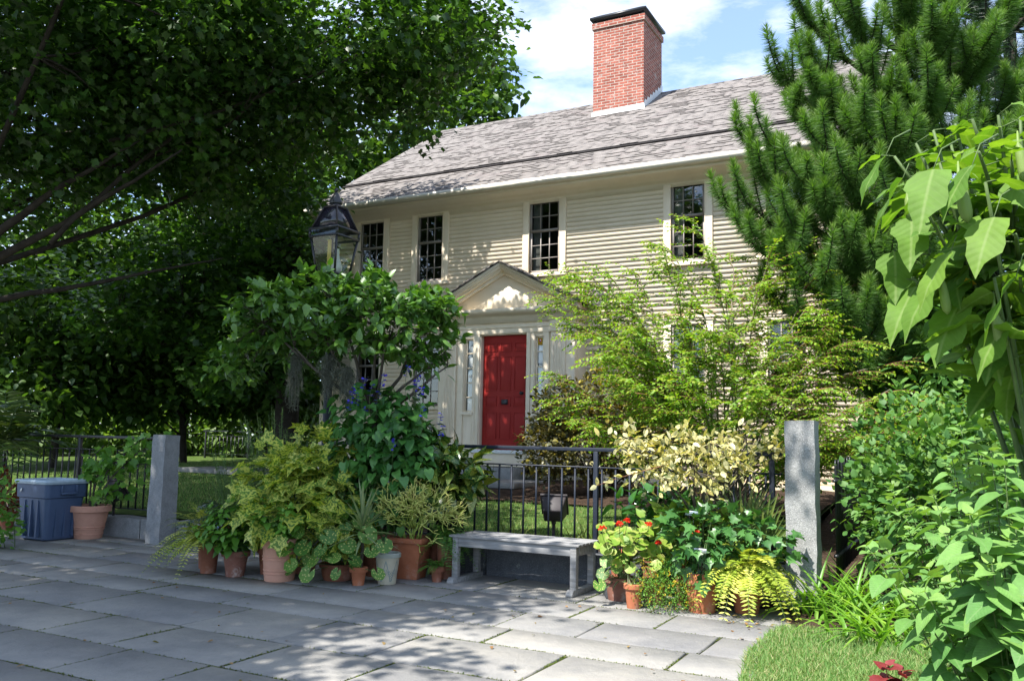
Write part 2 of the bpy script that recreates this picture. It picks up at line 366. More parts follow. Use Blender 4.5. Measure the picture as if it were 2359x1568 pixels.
def maple_tpl(fold=.08, droop=.12, depth=1.0):
    half = [(0, 0), (.20, .02), (.17, .14), (.47, .26), (.36, .40), (.50, .62), (.27, .60), (.14, .70), (0, 1.0)]
    if depth < 1: half = [(x + (.42 * math.sin(math.pi * min(1, y * .95 + .04)) - x) * (1 - depth) if 0 < x else x, y) for x, y in half]
    z = lambda x, y: abs(x) * fold * 2 - droop * y * y
    V = [(0, 0, 0), (0, .45, -droop * .2), (0, 1, -droop)]
    r = [(x, y, z(x, y)) for x, y in half[1:-1]]; l = [(-x, y, c) for x, y, c in r]
    V += r + l; k = len(r)
    F = [(0, 3, 4, 5, 6, 1), (1, 6, 7, 8, 9, 2), (0, 1, 3 + k + 3, 3 + k + 2, 3 + k + 1, 3 + k), (1, 2, 3 + k + 6, 3 + k + 5, 3 + k + 4, 3 + k + 3)]
    return V, F
T_MAPLE = maple_tpl(); T_LOBED = maple_tpl(.14, .3)
def heart_tpl(w=.42, fold=.10, droop=.25):
    half = [(.0, .0), (.26, -.10), (w, .10), (w * .95, .36), (w * .55, .70), (0, 1.0)]
    z = lambda x, y: abs(x) * fold * 2 - droop * y * y
    mid = [(0, 0, 0), (0, .35, z(0, .35)), (0, .70, z(0, .7)), (0, 1, z(0, 1))]
    r = [(x, y, z(x, y)) for x, y in half[1:-1]]; l = [(-x, y, c) for x, y, c in r]
    V = mid + r + l
    F = [(0, 4, 5, 1), (1, 5, 6, 2), (2, 6, 7, 3), (0, 1, 9, 8), (1, 2, 10, 9), (2, 3, 11, 10)]
    return V, F
T_HEART = heart_tpl()
def round_tpl(n=14, wav=.04, cup=.18):
    V = [(0, .45, -.04)]
    for k in range(n):
        a = -math.pi / 2 + .25 + (2 * math.pi - .5) * k / (n - 1); rr = .5 * (1 + (wav if k % 2 else -wav))
        V.append((rr * math.cos(a), .5 + rr * math.sin(a), cup * rr * rr + .02 * (k % 2)))
    return V, [(0, k, k + 1) for k in range(1, n)]
T_ROUND = round_tpl()
T_NEEDLE = ([(-.5, 0, 0), (.5, 0, 0), (.0, 1, 0)], [(0, 1, 2)])
T_PETAL = ovate(.34, .6, .05, .2, 3)
def strap_tpl(w=.05, n=7, arch=.5):
    V = []; F = []
    for j in range(n + 1):
        y = j / n; ww = w * (1 - y ** 2.2) * (.6 + .4 * min(1, y * 4)); z = -arch * y * y; yy = y * (1 - .22 * arch * y)
        V += [(-ww, yy, z + ww * .5), (0, yy, z), (ww, yy, z + ww * .5)]
    for j in range(n):
        a = 3 * j; F += [(a, a + 1, a + 4, a + 3), (a + 1, a + 2, a + 5, a + 4)]
    return V, F

# leaf materials
G = {}
G['maple'] = leafmat('maple_leaf', [(.020, .058, .010), (.036, .092, .014), (.066, .14, .02)], .45, .42, .45)
G['bgtree'] = leafmat('woodland_leaf', [(0.024, 0.06, 0.011), (0.048, 0.108, 0.018), (0.084, 0.156, 0.024)], .40, .45, .4)
G['bgyellow'] = leafmat('sunlit_hedge_leaf', [(.06, .12, .02), (.10, .18, .03), (.14, .21, .05)], .45, .5, .4)
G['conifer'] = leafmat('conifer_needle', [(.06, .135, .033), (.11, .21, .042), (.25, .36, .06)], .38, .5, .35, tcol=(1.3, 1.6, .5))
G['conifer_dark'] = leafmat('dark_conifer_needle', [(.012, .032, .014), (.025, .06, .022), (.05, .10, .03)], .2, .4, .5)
G['brug'] = leafmat('angels_trumpet_leaf', [(0.073, 0.158, 0.025), (0.113, 0.214, 0.029), (0.179, 0.277, 0.042)], .36, .62, .25, rib=(.22, .30, .10), tcol=(1.5, 1.7, .35))
G['fsalvia'] = leafmat('broad_sage_leaf', [(0.087, 0.212, 0.053), (0.147, 0.292, 0.073), (0.235, 0.374, 0.092)], .30, .6, .3, rib=(.16, .26, .10))
G['vine'] = leafmat('vine_shrub_leaf', [(0.046, 0.129, 0.028), (0.083, 0.19, 0.039), (0.152, 0.258, 0.049)], .32, .55, .35)
G['feather'] = leafmat('fine_arching_leaf', [(0.084, 0.202, 0.025), (0.14, 0.28, 0.03), (0.213, 0.347, 0.04), (0.336, 0.37, 0.05)], .42, .42, .4, tcol=(1.5, 1.6, .35))
G['barberry'] = leafmat('purple_green_leaf', [(0.053, 0.064, 0.029), (0.105, 0.109, 0.044), (0.165, 0.147, 0.052), (0.378, 0.319, 0.044)], .3, .4, .5, tcol=(1.5, 1.2, .4))
G['elaeagnus'] = leafmat('cream_variegated_leaf', [(.10, .14, .06), (.16, .19, .08), (.20, .22, .10)], .3, .4, .5, var=dict(scale=2.4, lo=.38, hi=.48, cols=((.49, .41, .12), (.60, .56, .34))))
G['citrus'] = leafmat('citrus_leaf', [(0.043, 0.12, 0.018), (0.073, 0.175, 0.023), (0.126, 0.253, 0.036)], .26, .33, .6, rib=(.10, .18, .05))
G['salvia'] = leafmat('blue_sage_leaf', [(0.034, 0.121, 0.025), (0.059, 0.183, 0.034), (0.095, 0.246, 0.046)], .26, .42, .5)
G['abutilon_y'] = leafmat('yellow_speckled_leaf', [(0.069, 0.166, 0.028), (0.117, 0.232, 0.033), (0.156, 0.265, 0.033)], .4, .48, .4, var=dict(scale=9.0, detail=5, lo=.475, hi=.52, cols=((.45, .48, .06), (.62, .62, .16))))
G['aucuba'] = leafmat('gold_dust_leaf', [(0.024, 0.073, 0.017), (0.042, 0.109, 0.022), (0.195, 0.238, 0.03)], .24, .25, .65, var=dict(scale=16.0, detail=3, lo=.57, hi=.62, cols=((.26, .28, .06), (.38, .36, .08))))
G['rosemary'] = leafmat('needle_herb_leaf', [(0.055, 0.113, 0.035), (0.091, 0.164, 0.049), (0.127, 0.218, 0.065)], .25, .6, .3)
G['plumbago'] = leafmat('bright_green_leaf', [(0.075, 0.196, 0.026), (0.119, 0.273, 0.034), (0.178, 0.341, 0.046)], .32, .45, .4)
G['farfugium'] = leafmat('spotted_round_leaf', [(0.051, 0.14, 0.021), (0.085, 0.195, 0.026), (0.118, 0.235, 0.037)], .24, .5, .4, var=dict(scale=1, lo=.5, hi=.6, dots=5.0, dotr=.42, cols=((.38, .38, .10), (.48, .46, .16))))
G['yucca'] = leafmat('striped_sword_leaf', [(0.109, 0.195, 0.079), (0.187, 0.265, 0.119), (0.265, 0.343, 0.145)], .25, .4, .45, rib=(.30, .32, .16))
G['euphorbia'] = leafmat('pencil_twig', [(0.257, 0.386, 0.068), (0.424, 0.519, 0.103), (0.564, 0.594, 0.16), (0.616, 0.505, 0.182)], .15, .5, .4, tcol=(1.2, 1.1, .6))
G['fern'] = leafmat('green_fern', [(0.047, 0.139, 0.024), (0.085, 0.204, 0.033), (0.135, 0.269, 0.04)], .32, .5, .35)
G['limefern'] = leafmat('lime_fern', [(0.241, 0.345, 0.036), (0.414, 0.483, 0.064), (0.655, 0.655, 0.143)], .35, .5, .35, tcol=(1.3, 1.3, .5))
G['cycad'] = leafmat('dark_glossy_frond', [(.010, .035, .018), (.02, .06, .026)], .12, .28, .6)
G['geranium'] = leafmat('geranium_leaf', [(0.13, 0.247, 0.028), (0.195, 0.312, 0.033), (0.26, 0.351, 0.055)], .32, .5, .35, var=dict(scale=2, edge=1.1, lo=.78, hi=.95, cols=((.28, .32, .06), (.38, .38, .12))))
G['abutilon_d'] = leafmat('dark_lobed_leaf', [(0.027, 0.099, 0.026), (0.051, 0.147, 0.034), (0.081, 0.207, 0.044)], .24, .4, .5)
G['ficus'] = leafmat('glossy_leaf', [(.018, .07, .015), (.032, .11, .02), (.05, .15, .028)], .24, .22, .65)
G['palm'] = leafmat('palm_blade', [(.07, .125, .02), (.12, .17, .028), (.2, .2, .05)], .3, .45, .4)
G['lily'] = leafmat('lily_blade', [(0.095, 0.232, 0.026), (0.162, 0.32, 0.039), (0.266, 0.416, 0.058)], .38, .4, .45, tcol=(1.4, 1.6, .45))
G['grass'] = leafmat('lawn_blade', [(.085, .20, .045), (.14, .28, .07), (.22, .34, .11), (.42, .38, .2)], .35, .55, .3)
G['ginger'] = leafmat('ginger_leaf', [(.03, .065, .015), (.05, .095, .02), (.09, .13, .03)], .3, .4, .5)
G['agave'] = leafmat('cream_edged_blade', [(.07, .12, .05), (.10, .15, .07)], .2, .4, .4, var=dict(scale=1, edge=16, lo=.9, hi=1.0, cols=((.42, .42, .24), (.5, .48, .3))))
G['coleus'] = leafmat('red_leaf', [(.13, .015, .018), (.20, .03, .03), (.24, .05, .05)], .3, .45, .4, tcol=(1.5, .6, .6))
G['croton'] = leafmat('bronze_red_leaf', [(.10, .02, .015), (.2, .05, .02), (.12, .08, .02)], .3, .4, .5, tcol=(1.5, .8, .4))
G['redflower'] = leafmat('scarlet_petal', [(.62, .028, .012), (.72, .045, .02)], .25, .6, .2, tcol=(1.2, .5, .3))
G['blueflower'] = leafmat('violet_blue_petal', [(.05, .04, .45), (.10, .075, .62)], .25, .6, .2, tcol=(.8, .8, 1.2))
G['paleblue'] = leafmat('pale_blue_petal', [(.28, .33, .62), (.4, .45, .7)], .25, .6, .2, tcol=(1, 1, 1))
G['yflower'] = leafmat('yellow_petal', [(.5, .36, .02), (.62, .46, .04)], .25, .6, .2, tcol=(1.2, 1.1, .4))
G['bud'] = leafmat('pale_green_bud', [(.20, .30, .08), (.27, .36, .11)], .25, .5, .3)
G['dry'] = leafmat('fallen_dry_leaf', [(.20, .10, .04), (.32, .20, .09), (.12, .13, .03)], .2, .7, .2, tcol=(1.2, 1, .6))
G['mossjoint'] = leafmat('joint_moss', [(.05, .085, .012), (.09, .125, .02), (.14, .15, .035)], .3, .8, .2)

rg = np.random.default_rng(7)
# ------------------------------------------------------------------ the setting: ground, paving, lawns, beds
def lawn_z(s, t):
    z = .26 + np.clip((t + 5.9) / 5.0, 0, 1) * .36
    return z + .02 * np.sin(s * 1.3) * np.sin(t * 1.1)
def grid_sheet(name, s0, s1, t0, t1, ns, nt_, zf, mat, kind='structure'):
    ss = np.linspace(s0, s1, ns); tt = np.linspace(t0, t1, nt_); V = []; F = []
    for t in tt:
        for s in ss: V.append(S(s, t, zf(s, t)))
    for j in range(nt_ - 1):
        for i in range(ns - 1):
            a = j * ns + i; F.append((a, a + 1, a + ns + 1, a + ns))
    o = MB().add(V, F).build(name, mat, smooth=True); return tag(o, kind=kind)
MT['lawnsoil'] = solid('mown_grass_thatch', [(.03, .055, .012), (.06, .10, .02), (.11, .13, .04)], 9, .95, .1, 70, .8, .02)
MT['earth'] = solid('distant_ground', [(.03, .05, .012), (.06, .075, .025)], 1, .95, .1, 10, .3, .02)
MT['jointsoil'] = solid('mossy_joint_soil', [(.03, .035, .015), (.06, .07, .02), (.09, .085, .05)], 9, .95, .1, 60, .9, .01)
def slate():
    m, nt, b, out = newmat('blue_grey_flagstone')
    a = attr(nt, 'rnd')
    c = ramp(nt, a.outputs['Fac'], [(0, (.208, .202, .198)), (.35, (.235, .229, .220)), (.7, (.26, .251, .236)), (1, (.284, .27, .246))])
    c = mixc(nt, .8, c, ramp(nt, noise(nt, 1.6, 7, .68), [(.28, (.60, .62, .66)), (.5, (.95, .95, .95)), (.72, (1.25, 1.22, 1.16))]), 'MULTIPLY')
    c = mixc(nt, .7, c, ramp(nt, noise(nt, .55, 6, .7, dist=.6), [(.35, (.74, .75, .78)), (.62, (1.12, 1.1, 1.06))]), 'MULTIPLY')
    c = mixc(nt, maprange(nt, noise(nt, 34, 4, .75), .60, .74, 0, .45), c, (.12, .125, .13))
    c = mixc(nt, maprange(nt, noise(nt, 5, 6, .75), .62, .72, 0, .35), c, (.33, .31, .27))
    nt.links.new(c, b.inputs['Base Color']); b.inputs['Roughness'].default_value = .68; b.inputs['Specular IOR Level'].default_value = .32
    bump(nt, b, noise(nt, 6, 10, .7), .9, .025); return m
MT['slate'] = slate()

o = MB().add([(-300, -300, -.09), (300, -300, -.09), (300, 300, -.09), (-300, 300, -.09)], [(0, 1, 2, 3)]).build('ground', MT['earth']); tag(o, kind='structure')
grid_sheet('paving_bed', -17, 9, -22, -6.15, 3, 3, lambda s, t: -.014, MT['jointsoil'])
pv = MB(); joints = []
t = -22.0; row = 0
while t < -6.2:
    h = rg.uniform(.48, .80); h = min(h, -6.18 - t) if -6.18 - t - h > .35 else -6.18 - t
    s = -17 + rg.uniform(-.8, 0)
    while s < 9:
        w = rg.uniform(.60, 1.35)
        cuts = [(t, t + h)]
        if w < 1.25 and h > .78 and rg.random() < .3: cuts = [(t, t + h * .5), (t + h * .5, t + h)]
        for (a, b_) in cuts:
            g = .010; e = .012; z = rg.uniform(-.003, .004); tl = rg.uniform(-.002, .002, 2)
            c4 = []
            for (u, v) in ((0, 0), (1, 0), (1, 1), (0, 1)):
                j = rg.uniform(-.006, .006, 2)
                c4.append((s + (g if u == 0 else w - g) + j[0], a + (g if v == 0 else b_ - a - g) + j[1], z + tl[0] * (u - .5) * 2 + tl[1] * (v - .5) * 2))
            cc = np.mean([c[:2] for c in c4], axis=0); V = []
            for c in c4: V.append(S(c[0], c[1], -.02))
            for c in c4: V.append(S(c[0], c[1], c[2] - .006))
            for c in c4:
                d = cc - np.array(c[:2]); d /= np.linalg.norm(d); V.append(S(c[0] + d[0] * e, c[1] + d[1] * e, c[2]))
            F = [(8, 9, 10, 11)] + [(k + 4 * q, (k + 1) % 4 + 4 * q, (k + 1) % 4 + 4 + 4 * q, k + 4 + 4 * q) for k in range(4) for q in (0, 1)]
            pv.add(V, F, rg.random())
            joints.append((s, a, s + w, a)); joints.append((s, a, s, b_))
        s += w
    t += h; row += 1
tag(pv.build('paving', MT['slate']), kind='structure')

# the front lawn and the planting bed right of the paving
def edge_poly(pts, z, name, mat):
    n = len(pts); V = [(x, y, z) for x, y in pts] + [(x, y, -.05) for x, y in pts]
    F = [tuple(range(n))] + [(i, i + n, (i + 1) % n + n, (i + 1) % n) for i in range(n)]
    o = MB().add(V, F).build(name, mat); tag(o, kind='structure'); return o
LAWN_EDGE = [(.95, 3.2), (1.2, 4.3), (1.42, 5.1), (1.66, 5.9), (1.95, 6.55), (2.15, 6.75)]
edge_poly(LAWN_EDGE + [(2.9, 6.4), (6, 5.0), (9, 2.0), (9, -3), (1.2, -3)], .018, 'front_lawn', MT['lawnsoil'])
edge_poly([(2.15, 6.76), (2.42, 7.62), (2.75, 7.9), (9.5, 4.4), (9.5, 1.0), (6, 5.02), (2.9, 6.42)], .012, 'planting_bed', MT['bed'])
grid_sheet('house_lawn', -34, 5.9, -5.93, 30, 60, 50, lawn_z, MT['lawnsoil'])
grid_sheet('side_bed', 5.9, 22, -6.6, 20, 24, 40, lambda s, t: -.02 + .62 * float(np.clip((t + 6.5) / 6.0, 0, 1)), MT['bed'])
grid_sheet('shrub_bed', .75, 5.88, -3.0, .4, 14, 10, lambda s, t: lawn_z(s, t) + .025 + .02 * math.sin(5 * s) * math.sin(4 * t), MT['bed'])
grid_sheet('fence_bed', -1.2, 5.9, -5.90, -5.35, 14, 4, lambda s, t: lawn_z(s, t) + .02, MT['bed'])
pt = MB()
for k, s in enumerate(np.arange(-6.5, .3, 1.1)):
    pt.hexa([S(s + a * 1.08, -1.75 + b * 1.2, .58 + c * .09) for c in (0, 1) for b in (0, 1) for a in (0, 1)], .3 + .1 * (k % 4))
tag(pt.build('path', MT['slate'], bevel=.01), kind='structure')

# ------------------------------------------------------------------ the house
house = thing('house', 'cream clapboard two storey house with brown shingle roof and red front door', 'house', tuple(SO), -TH)
TW = .55; HS0, HS1 = -4.75, 6.15; TB = 10.2
def exs(mb, poly, s0, s1, rnd=.5):
    """poly in t,z extruded along s"""
    n = len(poly); V = [(s0, a, b) for a, b in poly] + [(s1, a, b) for a, b in poly]
    F = [tuple(range(n)), tuple(range(2 * n - 1, n - 1, -1))] + [(i + n, (i + 1) % n + n, (i + 1) % n, i) for i in range(n)]
    return mb.add(V, F, rnd)
UP = [(-3.85, -3.21), (-2.38, -1.74), (.20, .86), (3.01, 3.64), (4.66, 5.29)]
LO = [(-3.85, -3.21), (-2.38, -1.74), (3.01, 3.64), (4.66, 5.29)]
wins = [(a, b, 4.50, 5.90) for a, b in UP] + [(a, b, 1.98, 3.40) for a, b in LO]
wl_ = MB(); z = .72; pit = .084
while z < 6.02:
    z1 = min(z + pit, 6.05)
    cuts = sorted([(a, b) for a, b, c, d in wins if c - .02 < (z + z1) / 2 < d + .02] + ([(-1.40, 1.40)] if z < 3.85 else []))
    x = HS0
    for a, b in cuts + [(HS1, HS1)]:
        if a > x:
            xs = [x]
            while a - xs[-1] > 3.5: xs.append(xs[-1] + rg.uniform(1.8, 3.2))
            xs.append(a)
            for p, q in zip(xs[:-1], xs[1:]):
                r_ = rg.random()
                wl_.add([(p, TW - .016, z), (q, TW - .016, z), (q, TW - .002, z1), (p, TW - .002, z1), (p, TW + .004, z - .001), (q, TW + .004, z - .001)], [(0, 1, 2, 3), (4, 5, 1, 0)], r_)
        x = b
    z = z1
wl_.build('clapboard_wall', MT['clapboard'], house)
sh = MB()
pr = 6.25 + .656 * (5.3 - .12)
for s in (HS0, HS1):
    sh.add([(s, TW, 0), (s, TB, 0), (s, TB, 6.1), (s, 5.3, pr - .15), (s, TW, 6.4)], [(0, 1, 2, 3, 4)])
sh.add([(HS0, TB, 0), (HS1, TB, 0), (HS1, TB, 6.1), (HS0, TB, 6.1)], [(0, 1, 2, 3)])
sh.build('side_wall', MT['clapboard'], house)
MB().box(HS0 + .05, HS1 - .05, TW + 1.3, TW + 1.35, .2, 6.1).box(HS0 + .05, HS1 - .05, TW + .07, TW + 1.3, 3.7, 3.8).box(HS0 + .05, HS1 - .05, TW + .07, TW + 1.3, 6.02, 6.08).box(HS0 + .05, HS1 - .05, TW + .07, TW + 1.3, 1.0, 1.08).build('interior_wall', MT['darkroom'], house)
for a_, b_ in ((HS0 - .012, HS0 + .13), (HS1 - .13, HS1 + .012)): MB().box(a_, b_, TW - .035, TW + .1, .72, 6.0).build('corner_board', MT['trim'], house, bevel=.004)
MB().box(HS0 + .03, HS1 - .03, TW + .02, TB - .05, 0, .70).build('foundation', MT['granite'], house)
MB().box(HS0, HS1, TW - .05, TW + .05, .62, .722).build('water_table', MT['trim'], house, bevel=.006)
# roof: courses of shingle tabs
RT0, RT1, SL = .08, 5.3, .656
ln = math.hypot(1, SL); un = np.array([0, 1, SL]) / ln; nn = np.array([0, -SL, 1]) / ln
L = (RT1 - RT0) * ln; rs0, rs1 = -4.97, 6.35
rf = MB(); q = 0.0; e0 = np.array([0, RT0, 6.25 + SL * (RT0 - .12)]); nc = int(L / .125)
for c in range(nc):
    d0 = c * .125; d1 = d0 + .135
    lift = .0 if (e0 + un * d0)[1] < 1.24 else .03
    s = rs0
    while s < rs1:
        w = rg.uniform(.12, .40); s2 = min(s + w, rs1); th_ = .004 + .017 * (rg.random() < .5) + lift
        p = e0 + un * d0; p2 = e0 + un * d1
        A = np.array([s, 0, 0]); B = np.array([s2, 0, 0])
        hi = rg.random() < .33; th_ = (.015 if hi else .004) + lift; rv = .25 + .75 * rg.random()
        q4 = [A + p - nn * .004, B + p - nn * .004, B + p + nn * th_, A + p + nn * th_]
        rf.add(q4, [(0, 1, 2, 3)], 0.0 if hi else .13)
        rf.add([A + p + nn * th_, B + p + nn * th_, B + p2 + nn * (.002 + lift), A + p2 + nn * (.002 + lift), A + p - nn * .004, A + p2 - nn * .004, B + p - nn * .004, B + p2 - nn * .004], [(0, 1, 2, 3), (0, 3, 5, 4), (1, 6, 7, 2)], rv)
        s = s2
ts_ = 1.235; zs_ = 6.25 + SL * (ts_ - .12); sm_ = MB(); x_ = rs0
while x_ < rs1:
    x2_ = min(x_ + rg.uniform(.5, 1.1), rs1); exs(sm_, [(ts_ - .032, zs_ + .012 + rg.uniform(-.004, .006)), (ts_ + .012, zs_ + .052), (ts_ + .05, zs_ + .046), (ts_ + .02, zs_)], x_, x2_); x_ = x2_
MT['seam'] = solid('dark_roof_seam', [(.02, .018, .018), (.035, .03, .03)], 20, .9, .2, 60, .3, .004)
rt = np.array([0, RT1, 6.25 + SL * (RT1 - .12)])
roof = rf.build('roof', MT['shingle'], house)
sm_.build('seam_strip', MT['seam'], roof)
rb = MB(); exs(rb, [(RT0, 6.205), (RT1, rt[2] - .03), (TB + .4, 6.205), (TB + .4, 6.12), (RT1, rt[2] - .13), (RT0, 6.13)], rs0 + .02, rs1 - .02)
rb.build('roof_deck', MT['trim'], roof)
bk = MB(); bk.add([(rs0, RT1, rt[2] + .03), (rs1, RT1, rt[2] + .03), (rs1, TB + .45, 6.2), (rs0, TB + .45, 6.2)], [(3, 2, 1, 0)], .4); bk.build('rear_slope', MT['shingle'], roof)
rc = MB(); s = rs0
while s < rs1:
    s2 = min(s + .22, rs1 + .02); exs(rc, [(RT1 - .16, rt[2] - .07), (RT1, rt[2] + .045), (RT1 + .16, rt[2] - .07), (RT1, rt[2] + .02)], s, s2 - .004, rg.random()); s += .21
rc.build('ridge_cap', MT['shingle'], roof)
gt = MB(); exs(gt, [(-.03, 6.19), (-.045, 6.13), (-.02, 6.085), (.075, 6.075), (.075, 6.19), (.06, 6.19), (.06, 6.09), (-.01, 6.10), (-.03, 6.14), (-.015, 6.19)], rs0, rs1)
gt.build('gutter', MT['gutter'], house)
co = MB()
exs(co, [(.08, 6.128), (.08, 6.05), (.12, 6.02), (.30, 6.01), (.33, 5.985), (.44, 5.975), (.47, 5.93), (.515, 5.915), (.515, 5.86), (TW, 5.86), (TW, 6.128)], rs0 + .03, rs1 - .03)
co.build('cornice', MT['trim'], house)
# chimney
c0, c1, ct0, ct1 = .03, 1.27, 4.04, 5.34
ch = MB()
def brickbox(mb, s0, s1, t0, t1, z0, z1):
    for (A, B, nlen, off) in (((s0, t0), (s1, t0), s1 - s0, 0), ((s1, t0), (s1, t1), t1 - t0, .11), ((s1, t1), (s0, t1), s1 - s0, 0), ((s0, t1), (s0, t0), t1 - t0, .11)):
        mb.add([(*A, z0), (*B, z0), (*B, z1), (*A, z1)], [(0, 1, 2, 3)], .5, [(off, z0, 0), (off + nlen, z0, 0), (off + nlen, z1, 0), (off, z1, 0)])
    mb.add([(s0, t0, z1), (s1, t0, z1), (s1, t1, z1), (s0, t1, z1)], [(0, 1, 2, 3)], .5, [(0, 0, 0), (s1 - s0, 0, 0), (s1 - s0, t1 - t0, 0), (0, t1 - t0, 0)])
    mb.add([(s0, t0, z0), (s1, t0, z0), (s1, t1, z0), (s0, t1, z0)], [(3, 2, 1, 0)])
brickbox(ch, c0, c1, ct0, ct1, 8.2, 10.96)
brickbox(ch, c0 - .035, c1 + .035, ct0 - .035, ct1 + .035, 10.962, 11.10)
chim = ch.build('chimney', MT['brick'], house)
cc_ = MB(); cc_.box(c0 + .07, c1 - .07, ct0 + .07, ct1 - .07, 11.101, 11.20)
cc_.hexa([(c0 - .07, ct0 - .07, 11.245), (c1 + .07, ct0 - .07, 11.245), (c0 - .07, ct1 + .07, 11.245), (c1 + .07, ct1 + .07, 11.245), (c0 + .12, ct0 + .12, 11.36), (c1 - .12, ct0 + .12, 11.36), (c0 + .12, ct1 - .12, 11.36), (c1 - .12, ct1 - .12, 11.36)])
cc_.box(c0 - .072, c1 + .072, ct0 - .072, ct1 + .072, 11.19, 11.245)
for a in (c0 + .01, c1 - .05):
    for b in (ct0 + .01, ct1 - .05): cc_.box(a, a + .04, b, b + .04, 11.101, 11.19)
cc_.build('chimney_cap', MT['blackmetal'], chim)
fl = MB(); zr = lambda t: 6.25 + SL * (t - .12)
fl.add([(c0 - .03, ct0 - .012, zr(ct0) + .0), (c1 + .03, ct0 - .012, zr(ct0) + .0), (c1 + .015, ct0 - .012, zr(ct0) + .16), (c0 - .015, ct0 - .012, zr(ct0) + .13), (c0 - .03, ct0 - .13, zr(ct0 - .13) + .05), (c1 + .03, ct0 - .13, zr(ct0 - .13) + .05)], [(0, 1, 2, 3), (4, 5, 1, 0)])
t = ct0
while t < ct1:
    for sx in (c1 + .012, c0 - .012): fl.add([(sx, t, zr(t) + .01), (sx, t + .19, zr(t + .19) + .01), (sx, t + .19, zr(t + .19) + .17), (sx, t + .06, zr(t + .19) + .15), (sx, t, zr(t) + .16)], [(0, 1, 2, 3, 4)])
    t += .19
fl.build('lead_flashing', MT['white'], chim)
# windows
def make_window(parent, s0, s1, z0, z1, curtain=None):
    c = MB(); w = .125; T0 = TW - .045
    c.box(s0 - w, s0, T0, TW + .06, z0, z1).box(s1, s1 + w, T0, TW + .06, z0, z1).box(s0 - w, s1 + w, T0, TW + .06, z1, z1 + .10)
    c.box(s0 - w - .03, s1 + w + .03, T0 - .03, TW + .05, z1 + .101, z1 + .125)
    V = []
    for z_, o_ in ((z1 + .06, 0), (z1 + .1, .045)):
        pass
    c.box(s0 - w - .018, s1 + w + .018, T0 - .015, TW + .04, z1 + .06, z1 + .099)
    c.box(s0 - .0, s0 + .012, T0 - .008, TW, z0, z1).box(s1 - .012, s1, T0 - .008, TW, z0, z1)
    win = c.build('window', MT['trim'], parent, bevel=.003)
    MB().box(s0 - w - .03, s1 + w + .03, T0 - .045, TW + .06, z0 - .075, z0).build('sill', MT['trim'], win, bevel=.006)
    f = MB(); b = .042; a0, a1, y0, y1 = s0 + .013, s1 - .013, z0 + .001, z1 - .001
    zm = z0 + (z1 - z0) * .60; T1 = TW - .012
    for (p, r_, yb, yt, n) in ((T1 + .022, T1 + .05, y0, zm, 3), (T1, T1 + .03, zm - .03, y1, 2)):
        f.box(a0, a0 + b, p, r_, yb, yt).box(a1 - b, a1, p, r_, yb, yt)
        f.box(a0 + b, a1 - b, p + .001, r_, yb, yb + b * (1.4 if n == 3 else .9)).box(a0 + b, a1 - b, p + .001, r_, yt - b * .9, yt)
        iw = (a1 - a0 - 2 * b)
        for k in (1, 2): f.box(a0 + b + iw * k / 3 - .008, a0 + b + iw * k / 3 + .008, p + .003, r_ - .004, yb + b, yt - b)
        for k in range(1, n): zz = yb + b + (yt - yb - 2 * b) * k / n; f.box(a0 + b, a1 - b, p + .005, r_ - .006, zz - .008, zz + .008)
    f.build('sash', MT['sash'], win)
    MB().add([(a0 + .02, T1 + .036, z0 + .02), (a1 - .02, T1 + .036, z0 + .02), (a1 - .02, T1 + .036, z1 - .02), (a0 + .02, T1 + .036, z1 - .02)], [(0, 1, 2, 3)]).build('pane', MT['glass'], win)
    if curtain:
        m = MB(); n = 24; xs = np.linspace(a0 + .02, a1 - .02, n)
        if curtain == 'side': xs = np.linspace(a0 + .02, a0 + .2, n)
        V = [(x, TW + .12 + .012 * math.sin(k * 1.9), zz) for zz in (z0 + .02, z1 - .02) for k, x in enumerate(xs)]
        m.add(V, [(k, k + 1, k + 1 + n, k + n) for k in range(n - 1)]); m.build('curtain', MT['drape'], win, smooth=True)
    return win
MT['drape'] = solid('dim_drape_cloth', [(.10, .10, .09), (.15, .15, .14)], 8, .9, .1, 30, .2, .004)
for k, (a, b, c, d) in enumerate(wins):
    make_window(house, a, b, c, d, 'side' if k in (2, 3) else None)
# portico
po = MB(); A0 = -1.42; A1 = 1.42
for (a, b, c, d) in ((A0, -.85, .86, 3.5), (-.67, -.5, .86, 3.5), (.46, .64, .86, 3.5), (.80, A1, .86, 3.5), (-.85, -.67, .86, 1.85), (.64, .80, .86, 1.85), (-.85, -.67, 3.23, 3.5), (.64, .80, 3.23, 3.5), (-.5, .46, 3.28, 3.5), (-.5, .46, .86, 1.10)):
    po.box(a, b, 0, .16, c, d)
po.box(A0, -.85, .16, TW, .86, 3.75).box(.80, A1, .16, TW, .86, 3.75)
po.box(-1.0, .97, -.035, 0, 3.30, 3.40).box(-1.01, .98, -.055, 0, 3.401, 3.455)             # architrave over the door
po.box(-.98, -.86, -.03, 0, 1.12, 3.30).box(.81, .93, -.03, 0, 1.12, 3.30)
po.box(-.66, -.60, -.018, 0, 1.12, 3.30).box(.56, .63, -.018, 0, 1.12, 3.30).box(-.59, -.515, -.03, 0, 1.12, 3.30).box(.475, .55, -.03, 0, 1.12, 3.30)
po.box(-.88, -.64, -.05, 0, 1.79, 1.85).box(.62, .82, -.05, 0, 1.79, 1.85)
po.box(A0 - .01, A1 + .01, -.04, .3, .861, 1.095)
portico = po.build('portico', MT['trim'], house, bevel=.003)
ent = MB(); exs(ent, [(0, 3.5), (-.045, 3.5), (-.045, 3.60), (-.075, 3.62), (-.10, 3.645), (-.21, 3.65), (-.235, 3.69), (-.25, 3.74), (-.02, 3.765), (TW - .03, 3.765), (TW - .03, 3.5)], A0 - .03, A1 + .03)
ent.build('entablature', MT['trim'], portico)
